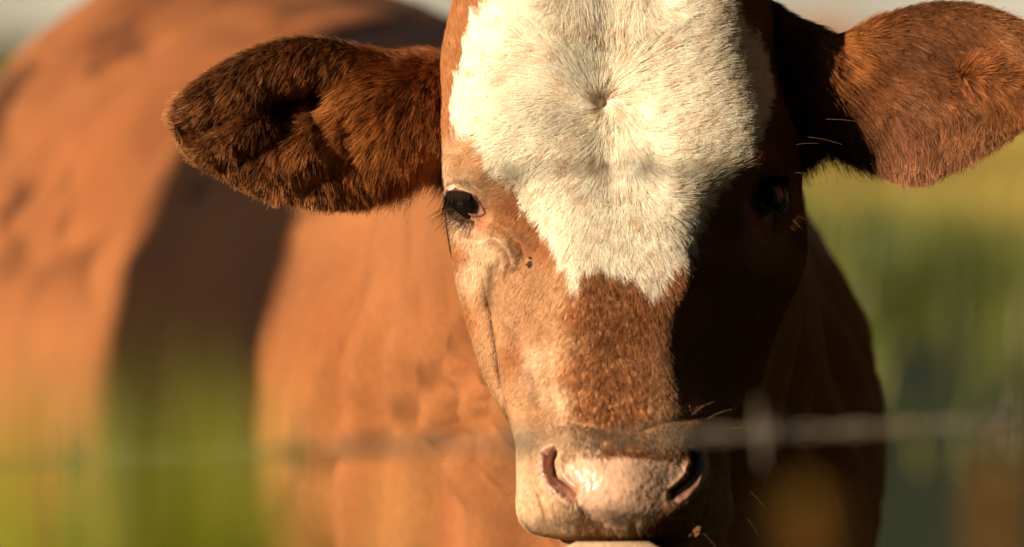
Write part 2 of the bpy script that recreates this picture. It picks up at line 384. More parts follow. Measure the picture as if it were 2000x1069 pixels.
def shepard(px, py, samp, soft=18.0, pw=2.0):
    num = np.zeros(np.shape(px) + (3,)); den = np.zeros(np.shape(px))
    for x, y, c in samp:
        ww = 1 / ((px - x) ** 2 + (py - y) ** 2 + soft ** 2) ** pw
        num += ww[..., None] * np.array(CL[c] if isinstance(c, str) else c); den += ww
    return num / den[..., None]
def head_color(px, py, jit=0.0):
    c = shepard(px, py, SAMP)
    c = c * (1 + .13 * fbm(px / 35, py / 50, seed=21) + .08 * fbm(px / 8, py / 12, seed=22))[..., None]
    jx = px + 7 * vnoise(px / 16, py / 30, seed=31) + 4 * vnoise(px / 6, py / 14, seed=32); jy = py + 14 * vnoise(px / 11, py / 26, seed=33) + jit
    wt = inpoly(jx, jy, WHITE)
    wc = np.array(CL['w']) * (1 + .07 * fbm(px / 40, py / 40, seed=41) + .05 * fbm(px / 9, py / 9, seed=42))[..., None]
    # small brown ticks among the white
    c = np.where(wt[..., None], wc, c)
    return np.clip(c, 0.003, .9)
PADP = [(1092, 902), (1100, 895), (1150, 892), (1250, 890), (1340, 892), (1350, 905), (1335, 950), (1305, 975), (1290, 1005), (1262, 1030), (1235, 1036), (1180, 1030), (1150, 1008), (1135, 990), (1110, 960), (1094, 930)]
STAIN = [([(1002, 470), (1012, 490), (1014, 512), (1008, 518)], 6, .9), ([(1000, 508), (994, 520), (990, 534)], 4, .7), ([(976, 500), (974, 512)], 5, .5), ([(958, 470), (985, 478), (998, 492)], 9, .35),
         ([(962, 520), (956, 560), (955, 590)], 12, .75), ([(955, 585), (963, 640), (973, 700), (983, 770), (998, 845)], 4, .6), ([(1052, 470), (1020, 455), (985, 430)], 9, .4), ([(1000, 640), (1008, 660)], 10, .3), ([(1040, 720), (1048, 790)], 8, .35)]
def stain(px, py, c):
    for ln, sg, a_ in STAIN:
        k = gline(px + 2.5 * vnoise(px / 7, py / 7, seed=55), py, ln, sg, a_, False)[..., None]; c = c * (1 - k) + np.array([.13, .06, .028]) * k
    return c
def nose_mask(px, py):
    jx = px + 8 * fbm(px / 14, py / 14, seed=51); jy = py + 8 * fbm(px / 14, py / 14, seed=52)
    d, _ = dpoly(jx, jy, PADP, True); d = np.where(inpoly(jx, jy, PADP), d, -d); m = smooth(-9, 9, d)
    for pk in (POCK_L, POCK_R):
        d, tt = dpoly(px, py, pk); m = np.maximum(m, smooth(25 - 5 * tt, 14 - 3 * tt, d))
    return m
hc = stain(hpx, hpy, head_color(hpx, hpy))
frontv = np.abs(ht) < 5.5
nm = nose_mask(hpx, hpy) * frontv
# nose skin: pale pink pad, darker pink wings with shade painted into the right one, grey-green freckles
pad = np.array([.74, .46, .32]) * (1 + .14 * fbm(hpx / 22, hpy / 22, seed=61))[:, None]
fr = smooth(.05, .45, fbm(hpx / 16, hpy / 16, seed=62) + gauss(hpx, hpy, 1200, 1015, 60, 30, .7) + gauss(hpx, hpy, 1110, 905, 25, 14, .5) + gauss(hpx, hpy, 1310, 920, 30, 40, .45) - .25)[:, None]
pad = pad * (1 - .6 * fr) + np.array([.20, .15, .085]) * .6 * fr
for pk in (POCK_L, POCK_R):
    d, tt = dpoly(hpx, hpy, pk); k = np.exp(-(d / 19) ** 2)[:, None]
    pad = pad * (1 - k) + np.array([.52, .25, .18] if pk is POCK_L else [.24, .11, .08]) * k  # right pocket darkened: its shade is put into the colour
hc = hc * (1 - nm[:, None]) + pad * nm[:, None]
for e in EYES:   # pink wet rim, dark upper lid
    d, _ = dpoly(hpx, hpy, e['lid'], True); k = (np.exp(-(d / 9) ** 2) * frontv if 0 else np.exp(-(d / 9) ** 2) * (np.abs(ht) < 6.5))[:, None]
    hc = hc * (1 - k) + np.array([.10, .045, .03]) * k
    ux, uy = e['c']; s_ = -e['side']
    k = (gauss(hpx, hpy, ux + s_ * 22, uy + 38, 22, 16, .85) * (np.abs(ht) < 6))[:, None]
    hc = hc * (1 - k) + np.array([.50, .15, .08]) * k
    k = (gauss(hpx, hpy, ux - s_ * 8, uy - 40, 24, 12, .6) * (np.abs(ht) < 6))[:, None]
    hc = hc * (1 - k) + np.array([.12, .07, .035]) * k

# ------------------------------------------------------------------ ears
EAR = {
    'L': dict(top=[(880, 110), (830, 108), (790, 112), (760, 114), (730, 108), (700, 99), (670, 89), (640, 80), (600, 76), (560, 78), (500, 95), (430, 130), (370, 173), (343, 205), (337, 235)],
              bot=[(885, 330), (860, 328), (820, 326), (790, 345), (760, 366), (730, 385), (705, 398), (680, 403), (650, 403), (620, 401), (560, 390), (500, 370), (430, 337), (375, 300), (345, 262)],
              y=[10.5, 9.6, 8.6, 7.6, 6.7, 5.8, 5, 4.2, 3.4, 2.6, 1.8, 1.0, .3, 0, -.2], fold=(548, 205), side=-1,
              deep=[([(620, 190), (560, 200), (545, 215)], 30, 2.2), ([(560, 205), (470, 225), (392, 262)], 11, 1.2), ([(590, 225), (540, 270), (488, 302)], 11, 1.0), ([(640, 330), (615, 345), (600, 372)], 12, .5)],
              ridge=[([(500, 235), (440, 285), (400, 300)], 26, -.7), ([(600, 300), (560, 340), (520, 350)], 26, -.6), ([(650, 215), (720, 190), (800, 170)], 30, -.7)]),
    'R': dict(top=[(1480, -5), (1540, 36), (1585, 56), (1610, 70), (1635, 74), (1670, 62), (1710, 42), (1750, 26), (1800, 13), (1850, 9), (1900, 12), (1950, 26), (2010, 55), (2055, 95), (2070, 125)],
              bot=[(1485, 325), (1555, 306), (1590, 285), (1625, 280), (1660, 298), (1695, 318), (1730, 338), (1765, 350), (1800, 350), (1840, 336), (1890, 312), (1940, 282), (1995, 245), (2045, 195), (2068, 150)],
              y=[10.2, 9.9, 9.6, 9.3, 9.0, 8.5, 7.9, 7.1, 6.2, 5.2, 4.2, 3.2, 2.2, 1.5, 1.2], fold=(1856, 130), side=1,
              deep=[([(1770, 120), (1830, 125), (1870, 140)], 40, .6), ([(1860, 140), (1890, 190), (1915, 215)], 11, .9), ([(1840, 250), (1835, 280), (1850, 300)], 10, .35)],
              ridge=[([(1880, 150), (1940, 150), (1990, 165)], 26, -.8), ([(1740, 200), (1790, 260), (1800, 310)], 40, -.5), ([(1870, 240), (1900, 280), (1930, 260)], 26, -.4)])}
def resample(pl, n):
    pl = np.array(pl, float); return nspline(np.arange(len(pl)), pl, np.linspace(0, len(pl) - 1, n))
def make_ear(E):
    nu, nv = 150, 60
    T = resample(E['top'], nu); B = resample(E['bot'], nu); ya = nspline(np.arange(15), np.array(E['y'], float)[:, None], np.linspace(0, 14, nu))[:, 0]
    u = np.linspace(0, 1, nu)
    th = np.linspace(0, 2 * math.pi, 2 * nv, endpoint=False)           # 0..pi front (top to bottom), pi..2pi back
    v = np.cos(th)                                                   # 1 = top edge, -1 = bottom edge
    fr_ = np.sin(th) > 0
    cup = nspline(np.array([0, .1, .25, .4, .6, .8, 1.0]), np.array([-2.2, -1.8, -1.0, .5, 1.5, 1.1, .2])[:, None], u)[:, 0]
    a = (v[None, :] + 1) / 2
    px = T[:, :1] * a + B[:, :1] * (1 - a); py = T[:, 1:] * a + B[:, 1:] * (1 - a)
    prof = 1 - v[None, :] ** 2
    h = np.linalg.norm(T - B, axis=1)[:, None] * .035 / 2              # half height in cm
    dep = ya[:, None] + cup[:, None] * prof
    dep = dep + np.where(np.sin(th)[None, :] > 0, 0, 1) * 0
    thick = np.abs(np.sin(th))[None, :] * (.35 + .9 * (1 - u[:, None]) ** 2 + .12 * h)
    dep = dep + np.where(fr_[None, :], -.35 * np.sin(th)[None, :], thick) + .6 * (v[None, :] > 0) * 0
    dep = dep + v[None, :] * .5                                        # leans: the top edge lies further back
    f = np.zeros_like(px)
    for pl, s_, a_ in E['deep'] + E['ridge']: f = f + gline(px, py, pl, s_, a_, False)
    f += .12 * fbm(px / 30, py / 30, seed=71)
    edge = smooth(.0, .35, prof)
    dep = dep + np.where(fr_[None, :], f * edge, 0)
    V = W3(px, py, dep / 100).reshape(-1, 3)
    F = [tuple(int(i) for i in q) for q in grid_faces(nu, 2 * nv, True)]
    if E['side'] > 0: F = [q[::-1] for q in F]
    V = np.concatenate([V, [V[-2 * nv:].mean(0)]]); c = len(V) - 1; e = (nu - 1) * 2 * nv
    for k in range(2 * nv):
        q = (e + k, e + (k + 1) % (2 * nv), c); F.append(q if E['side'] < 0 else q[::-1])
    uu = np.repeat(u[:, None], 2 * nv, 1).ravel()
    isf = np.repeat(fr_[None, :], nu, 0).ravel()
    q = np.array([f for f in F if len(f) == 4]); nn_ = np.cross(V[q[:, 1]] - V[q[:, 0]], V[q[:, 2]] - V[q[:, 0]]); ff = isf[q].all(1)
    if nn_[ff][:, 1].mean() > 0: F = [f[::-1] for f in F]
    return V, F, np.append(px.ravel(), px[-1].mean()), np.append(py.ravel(), py[-1].mean()), np.append(uu, 1), np.append(isf, True)
def ear_color(E, px, py):
    n = len(px)
    if E['side'] < 0:
        s_ = [(860, 200, (.34, .14, .05)), (780, 200, (.27, .10, .03)), (700, 250, (.38, .16, .05)), (600, 120, (.26, .11, .04)), (550, 200, (.07, .03, .012)), (430, 180, (.28, .13, .055)), (350, 230, (.48, .26, .14)), (420, 300, (.40, .20, .09)), (600, 390, (.44, .22, .10)), (480, 240, (.20, .08, .03)), (700, 330, (.32, .13, .035)), (620, 300, (.36, .16, .06))]
    else:
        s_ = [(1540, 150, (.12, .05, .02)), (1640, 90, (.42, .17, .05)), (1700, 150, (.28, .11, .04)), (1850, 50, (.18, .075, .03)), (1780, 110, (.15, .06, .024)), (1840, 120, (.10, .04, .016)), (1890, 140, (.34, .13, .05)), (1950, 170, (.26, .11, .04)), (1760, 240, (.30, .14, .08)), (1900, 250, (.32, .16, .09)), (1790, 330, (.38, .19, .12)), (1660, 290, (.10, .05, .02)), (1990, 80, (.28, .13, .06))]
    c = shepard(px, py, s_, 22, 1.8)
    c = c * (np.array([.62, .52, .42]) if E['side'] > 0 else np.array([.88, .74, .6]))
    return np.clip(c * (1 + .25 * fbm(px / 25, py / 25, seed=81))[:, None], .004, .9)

# ------------------------------------------------------------------ trunk, neck, legs, tail: rings fused by a voxel remesh
def ring_loft(st, n=28):
    """stations (x, y, z, radius across, radius up) along a line -> closed tube"""
    st = np.array(st, float); q = np.linspace(0, len(st) - 1, (len(st) - 1) * 5 + 1); P = nspline(np.arange(len(st)), st, q)
    T = norm(np.gradient(P[:, :3], axis=0)); V = []
    for p, t in zip(P, T):
        up = np.array([0, 0, 1.0]) if abs(t[2]) < .8 else np.array([0, 1.0, 0])
        a = np.cross(t, up); a /= np.linalg.norm(a); b = np.cross(a, t)
        for k in range(n):
            g = 2 * math.pi * k / n; V.append(p[:3] + max(p[3], .004) * math.cos(g) * a + max(p[4], .004) * math.sin(g) * b)
    F = [tuple(f) for f in grid_faces(len(P), n, True)]
    V += [P[0, :3], P[-1, :3]]; c0, c1 = len(V) - 2, len(V) - 1; e = (len(P) - 1) * n
    for k in range(n): F.append((c0, (k + 1) % n, k)); F.append((c1, e + k, e + (k + 1) % n))
    return np.array(V), F
trunk = ring_loft([(.13, .36, .86, .10, .12), (.11, .46, .86, .175, .25), (.07, .62, .88, .235, .325), (.02, .82, .89, .265, .355), (-.06, 1.08, .88, .315, .375), (-.16, 1.36, .88, .35, .40),
                   (-.25, 1.62, .915, .34, .40), (-.33, 1.86, .95, .33, .375), (-.385, 2.06, .96, .27, .32), (-.42, 2.20, .96, .14, .17)])
neck = ring_loft([(.075, .02, 1.13, .07, .09), (.08, .12, 1.12, .105, .14), (.085, .24, 1.09, .125, .17), (.08, .38, 1.05, .15, .2), (.06, .58, 1.0, .19, .25), (.04, .72, .98, .2, .26)])
dew = ring_loft([(.09, .16, 1.0, .045, .06), (.10, .28, .93, .055, .1), (.115, .40, .84, .07, .13), (.12, .48, .74, .06, .10)])
def leg(xt, yt, front_):
    if front_: return ring_loft([(xt, yt + .02, .80, .10, .13), (xt, yt, .62, .07, .085), (xt, yt, .46, .048, .055), (xt, yt - .01, .38, .046, .05), (xt, yt, .24, .03, .033), (xt, yt, .12, .032, .034), (xt, yt - .02, .07, .038, .04), (xt, yt - .03, .045, .04, .045)])
    return ring_loft([(xt, yt - .05, .86, .12, .19), (xt, yt - .08, .68, .09, .14), (xt, yt - .04, .54, .055, .075), (xt, yt + .07, .44, .04, .05), (xt, yt + .06, .34, .032, .036), (xt, yt + .03, .14, .033, .035), (xt, yt, .07, .04, .042), (xt, yt - .02, .045, .042, .046)])
LEGS = [(-.09, .68, True), (.19, .76, True), (-.46, 1.90, False), (-.20, 1.99, False)]
tail = ring_loft([(-.39, 2.10, 1.20, .03, .035), (-.42, 2.18, 1.12, .024, .026), (-.43, 2.20, .85, .018, .02), (-.435, 2.2, .6, .02, .022), (-.44, 2.2, .45, .035, .035), (-.44, 2.2, .36, .01, .01)])
bv, bf = join([trunk, neck, dew, tail] + [leg(*l) for l in LEGS])
tmp = bpy.data.meshes.new("t"); tmp.from_pydata([tuple(v) for v in bv], [], bf); to = bpy.data.objects.new("t", tmp); col.objects.link(to)
md = to.modifiers.new("r", 'REMESH'); md.mode = 'VOXEL'; md.voxel_size = .0115
md = to.modifiers.new("s", 'SMOOTH'); md.factor = .6; md.iterations = 14
dg = bpy.context.evaluated_depsgraph_get(); ev = to.evaluated_get(dg); rm = ev.to_mesh()
BV = np.zeros(len(rm.vertices) * 3); rm.vertices.foreach_get('co', BV); BV = BV.reshape(-1, 3)
BN = np.zeros(len(rm.vertices) * 3); rm.vertices.foreach_get('normal', BN); BN = BN.reshape(-1, 3)
BF = [tuple(p.vertices) for p in rm.polygons]
ev.to_mesh_clear(); bpy.data.objects.remove(to)
# muscle and skin folds
x, y, z = BV.T
lump = .020 * fbm(x * 5, y * 5, z * 5, seed=91) + .006 * fbm(x * 16, y * 16, z * 9, seed=92) * 1.4
ribs = .0015 * np.sin((y + .25 * z) * 62) * smooth(.95, 1.1, y) * (1 - smooth(1.6, 1.8, y)) * smooth(.7, .8, z) * (1 - smooth(1.05, 1.15, z))
nf = .013 * np.sin((y * .9 + .3 * z) * 105 + 2 * vnoise(x * 6, y * 6, z * 6, seed=93)) * smooth(.2, .3, y) * (1 - smooth(.55, .72, y)) * smooth(.62, .75, z) * (1 - smooth(.98, 1.08, z))
bpx, bpy_ = unW(BV); fm = smooth(.15, .25, y) * (1 - smooth(.9, 1.3, y)) * (x < .12)
fold = sum(gline(bpx, bpy_, ln, sg, am, False) for ln, sg, am in (([(960, 560), (905, 700), (878, 880)], 15, -.012), ([(990, 690), (940, 800), (920, 920)], 14, -.010), ([(935, 600), (885, 740), (850, 850)], 16, .008), ([(745, 380), (738, 560), (725, 760)], 26, .010),
    ([(700, 420), (690, 620), (660, 800)], 22, -.008), ([(830, 420), (815, 600), (800, 700)], 26, .007), ([(600, 760), (640, 900), (640, 1060)], 24, .009), ([(560, 500), (545, 700)], 30, -.007)))
BV = BV + BN * (lump + ribs + nf + fold * fm)[:, None]
bc = np.array([.285, .097, .031]) * (1 + .48 * fbm(x * 7, y * 7, z * 7, seed=95) + .10 * fbm(x * 40, y * 30, z * 14, seed=96))[:, None]
pale = smooth(-.2, .5, fbm(x * 3.1, y * 2.2, z * 2.6, seed=97) + .9 * smooth(1.05, .7, z))[:, None] * .45
bc = bc * (1 - pale) + np.array([.42, .18, .07]) * pale
mott_shadow = smooth(-.02, .28, fbm(x * 9, y * 6, z * 11, seed=99, o=3)) * smooth(.95, 1.08, z) * smooth(.8, 1.0, y); bc = bc * (1 - .68 * mott_shadow[:, None])  # dark coat mottle, part of it painted in for blurred wire shadows
bc = np.where((z < .3)[:, None], np.array([.6, .48, .34]), bc)

# lower jaw and lip
jaw = ring_loft([(.066, -.110, .9135, .024, .004), (.066, -.109, .903, .041, .012), (.068, -.092, .890, .045, .021), (.076, -.045, .882, .044, .026), (.077, 0, .90, .045, .03), (.08, .07, .955, .055, .04), (.08, .14, 1.02, .06, .06)], 36)
jv, jf = jaw; jc = np.tile(np.array([.60, .42, .27]), (len(jv), 1)) * (1 + .15 * fbm(jv[:, 0] * 90, jv[:, 1] * 90, jv[:, 2] * 90, seed=98))[:, None]
kb = smooth(-.085, -.060, jv[:, 1] + .012 * vnoise(jv[:, 0] * 80, jv[:, 2] * 80, seed=150))[:, None]; jc = jc * (1 - kb) + np.array([.30, .13, .055]) * kb
# lid rims
lids = []
for e in EYES:
    L_ = np.array(e['lid'] + e['lid'][:2], float); L_ = nspline(np.arange(len(L_)), L_, np.linspace(0, len(L_) - 1.999, 70))
    d = lid_depth(e, L_[:, 0], L_[:, 1]) - .02
    lids.append(tube(W3(L_[:, 0], L_[:, 1], d / 100), .0011, 8))
lv, lf = join(lids); lc = np.tile(np.array([.13, .05, .035]), (len(lv), 1))
lpx, lpy = unW(lv); k = ((lpy > 400) & (lpx < 1200))[:, None]; lc = np.where(k, np.array([.36, .15, .11]), lc)

ears = {k: make_ear(E) for k, E in EAR.items()}
parts = [(HV, [tuple(q) for q in HF.tolist()]), (BV, BF), (jv, jf), (lv, lf)] + [(ears[k][0], ears[k][1]) for k in ears]
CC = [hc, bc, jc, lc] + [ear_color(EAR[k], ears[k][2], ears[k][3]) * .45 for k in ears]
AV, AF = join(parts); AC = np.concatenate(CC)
cow = empty("cow", (-.1, 1.1, 0))
tag(cow, "brown cow with a white blaze facing the camera behind the barbed wire, ears spread wide", "cow")
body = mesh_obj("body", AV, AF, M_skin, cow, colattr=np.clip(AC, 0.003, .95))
wetv = np.zeros(len(AV)); wetv[:len(HV)] = nm
for e in EYES:
    d, _ = dpoly(hpx, hpy, e['lid'], True); wetv[:len(HV)] = np.maximum(wetv[:len(HV)], (d < 6) * (np.abs(ht) < 6.5) * .8)
o_ = len(HV) + len(BV); wetv[o_:o_ + len(jv)] = .45 * (jv[:, 1] < -.085); wetv[o_ + len(jv):o_ + len(jv) + len(lv)] = 1
a = body.data.attributes.new('wet', 'FLOAT', 'POINT'); a.data.foreach_set('value', wetv.astype(np.float32))
vn = np.zeros(len(AV) * 3); body.data.vertices.foreach_get('normal', vn); vn = vn.reshape(-1, 3)

# ------------------------------------------------------------------ coat
CAMP = np.array([0, -3.0, CAMZ])
def scatter(V, F, VN, dens, n, cull=-.25):
    """F (m,4) -> roots; dens: per-face weight"""
    F = np.asarray(F); Q = V[F]; T1 = Q[:, [0, 1, 2]]; T2 = Q[:, [0, 2, 3]]
    A1 = np.linalg.norm(np.cross(T1[:, 1] - T1[:, 0], T1[:, 2] - T1[:, 0]), axis=1) / 2; A2 = np.linalg.norm(np.cross(T2[:, 1] - T2[:, 0], T2[:, 2] - T2[:, 0]), axis=1) / 2
    fn = VN[F].mean(1); c = Q.mean(1); vis = np.sum(norm(fn) * norm(CAMP - c), 1) > cull
    A = (A1 + A2) * dens * vis; p = A / A.sum()
    fi = rng.choice(len(F), n, p=p); a = rng.random(n); b = rng.random(n)
    w4 = np.stack([(1 - a) * (1 - b), a * (1 - b), a * b, (1 - a) * b], 1)
    return fi, w4
# head
F4 = HF; fpx = hpx[F4].mean(1); fpy = hpy[F4].mean(1); ft = np.abs(ht[F4].mean(1))
bare = np.zeros(len(F4), bool)
for e in EYES: bare |= inpoly(fpx, fpy, e['lid']) & (ft < 6.5) | ((dpoly(fpx, fpy, e['lid'], True)[0] < 6) & (ft < 6.5))
inw = inpoly(fpx, fpy, WHITE)
dens = np.where(bare, 0, 1.0) * (1 - nm[F4].mean(1)) ** 1.5 * np.where(ft > 6.6, .25, 1) * np.where(fpy < -60, .15, 1) * np.where(inw, .8, 1.25) * np.where(fpy > 1045, .2, 1) * np.where((fpx > 1380) & (fpy > 330), .5, 1)
NH = 430000
fi, w4 = scatter(HV, F4, vn[:len(HV)], dens, NH, -.3)
P = (HV[F4[fi]] * w4[..., None]).sum(1); Nn = norm((vn[:len(HV)][F4[fi]] * w4[..., None]).sum(1)); ppx = (hpx[F4[fi]] * w4).sum(1); ppy = (hpy[F4[fi]] * w4).sum(1)
def head_flow(px, py):
    dx, dy = px - 1182, py - 203; r = np.hypot(dx, dy) + 1
    sw = .75 * np.exp(-(r / 90) ** 2) + .5 * vnoise(px / 60, py / 60, seed=104) * np.exp(-(r / 160) ** 2); cs_, sn_ = np.cos(sw), np.sin(sw)
    v = np.stack([(dx * cs_ - dy * sn_) / r, (dx * sn_ + dy * cs_) / r], 1)
    def mixv(v, tgt, w): return norm(v * (1 - w[:, None]) + np.array(tgt) * w[:, None])
    v = mixv(v, (.93, -.34), smooth(30, 140, dx) * (1 - smooth(360, 450, py)) * .92)
    v = mixv(v, (-.99, .12), smooth(40, 150, -dx) * smooth(60, 120, py) * (1 - smooth(250, 360, py)) * .85)
    v = mixv(v, (-.75, .66), smooth(20, 100, -dx) * smooth(250, 330, py) * (1 - smooth(400, 480, py)) * .7)
    v = mixv(v, (.05, 1), (1 - smooth(10, 95, py)) * np.exp(-(dx / 130) ** 2) * .95)
    top = (1 - smooth(20, 110, py)); v = mixv(v, (.0, 1), top * np.exp(-(dx / 60) ** 2) * .5)
    v = mixv(v, (0.04, 1), smooth(520, 620, py) * .9)
    v = mixv(v, (-.25, 1), smooth(430, 520, py) * smooth(1060, 980, px) * .8)
    v = mixv(v, (.25, 1), smooth(430, 520, py) * smooth(1380, 1450, px) * .6)
    v = mixv(v, (-.3, -.95), smooth(935, 895, px) * (1 - smooth(250, 330, py)) * .9)
    v = mixv(v, (-.6, .8), smooth(840, 880, py) * smooth(1110, 1050, px) * .8)
    v = mixv(v, (.6, .8), smooth(840, 880, py) * smooth(1310, 1380, px) * .8)
    a = .42 * fbm(px / 55, py / 55, seed=101) + .22 * fbm(px / 13, py / 13, seed=102, o=2)
    ca, sa = np.cos(a), np.sin(a)
    return np.stack([v[:, 0] * ca - v[:, 1] * sa, v[:, 0] * sa + v[:, 1] * ca], 1)
fl = head_flow(ppx, ppy); fl = norm(fl + rng.normal(0, .10, fl.shape))
T = np.stack([fl[:, 0], np.zeros(NH), -fl[:, 1]], 1)
LEN = [(1180, 100, 17), (1180, 0, 24), (1050, 150, 12), (930, 150, 8), (880, 100, 6), (1350, 150, 14), (1480, 150, 16), (1400, 320, 15), (1180, 300, 14), (1180, 450, 13), (1340, 470, 14), (1290, 540, 11), (1040, 400, 8), (900, 330, 5), (940, 500, 3.4), (1050, 520, 7),
       (1050, 650, 4.2), (1200, 600, 5.5), (1200, 700, 5), (1200, 790, 4.5), (950, 650, 3.4), (1020, 760, 3.6), (1330, 560, 9), (1100, 860, 3.2), (1300, 850, 4), (1030, 950, 3), (1200, 1040, 4), (1450, 600, 4), (1500, 400, 4), (1540, 150, 8), (1400, 950, 3), (1000, 280, 9)]
def field(px, py, S_, soft=30):
    num = 0; den = 0
    for x_, y_, v_ in S_:
        w_ = 1 / ((px - x_) ** 2 + (py - y_) ** 2 + soft ** 2) ** 1.6; num = num + w_ * v_; den = den + w_
    return num / den
L = field(ppx, ppy, LEN) / 1000 * rng.uniform(.65, 1.2, NH)
lash_d = np.minimum(*[dpoly(ppx, ppy, e['lid'], True)[0] for e in EYES]); L = L * (.35 + .65 * smooth(6, 30, lash_d))
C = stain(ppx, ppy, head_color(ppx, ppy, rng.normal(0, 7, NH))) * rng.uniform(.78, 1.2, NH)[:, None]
st_ = vnoise(ppx / 7 + .5 * fbm(ppx / 30, ppy / 30, seed=141), ppy / 16, seed=142) + .5 * vnoise(ppx / 25, ppy / 25, seed=143)
amt = .7 * np.clip(.04 + gauss(ppx, ppy, 1165, 40, 80, 70, .45) + gauss(ppx, ppy, 1120, 220, 60, 110, .22) + gauss(ppx, ppy, 1170, 340, 80, 40, .2) + gauss(ppx, ppy, 1420, 230, 70, 110, .25), 0, .6)
k = (wm_ := (np.mean(C, 1) > .5))[:, None] * (smooth(.55 - amt, .9 - amt, st_ + .25 * rng.normal(0, 1, NH)) * .75)[:, None]; C = C * (1 - k) + C * np.array([.68, .55, .42]) * k  # tan strands: mixed brown hairs plus hair shading put into the colour
k = gauss(ppx, ppy, 1178, 204, 9, 9, .75)[:, None]; C = C * (1 - k) + np.array([.12, .06, .03]) * k
# eye surroundings
for e in EYES:
    ux, uy = e['c']; s_ = -e['side']
    for (cx_, cy_, sx_, sy_, a_, cc_) in ((ux + s_ * 20, uy + 38, 20, 14, .8, (.50, .17, .09)), (ux - s_ * 6, uy - 40, 22, 10, .65, (.12, .07, .035))):
        k = gauss(ppx, ppy, cx_, cy_, sx_, sy_, a_)[:, None]; C = C * (1 - k) + np.array(cc_) * k
C = np.clip(C, .003, .92)
def cells(px, py, s_, seed):
    ix, iy = np.floor(px / s_), np.floor(py / s_); best = np.full(len(px), 1e9); cid = np.zeros(len(px), np.int64)
    for a in (-1, 0, 1):
        for b in (-1, 0, 1):
            jx, jy = ix + a, iy + b; cx = (jx + _h(jx, jy, jx * 0, seed)) * s_; cy = (jy + _h(jx, jy, jx * 0, seed + 7)) * s_
            d = (px - cx) ** 2 + (py - cy) ** 2; m = d < best; best = np.where(m, d, best); cid = np.where(m, (jx * 100003 + jy).astype(np.int64), cid)
    return cid
longm = L > .0075
wm = wm_; bridge = np.exp(-((ppx - 1200) / 100) ** 4) * smooth(500, 540, ppy)
tone_ = np.where(wm, .06, .09 + .30 * bridge)
for nm_, msk, lf_, cs, cl, K in (("face_hair", ~longm, (36, 10), 5.5, .35, 4), ("forelock_hair", longm, (15, 1), 10, .5, 6)):
    hair(nm_, P[msk], Nn[msk], T[msk], L[msk], C[msk], cow, M_coat, K=K, r0=.00013, r1=.00004, lift=lf_, clump=cells(ppx[msk], ppy[msk], cs, 111), cl=cl, wob=.25, ctone=tone_[msk], tipcol=(.9, 1.1))
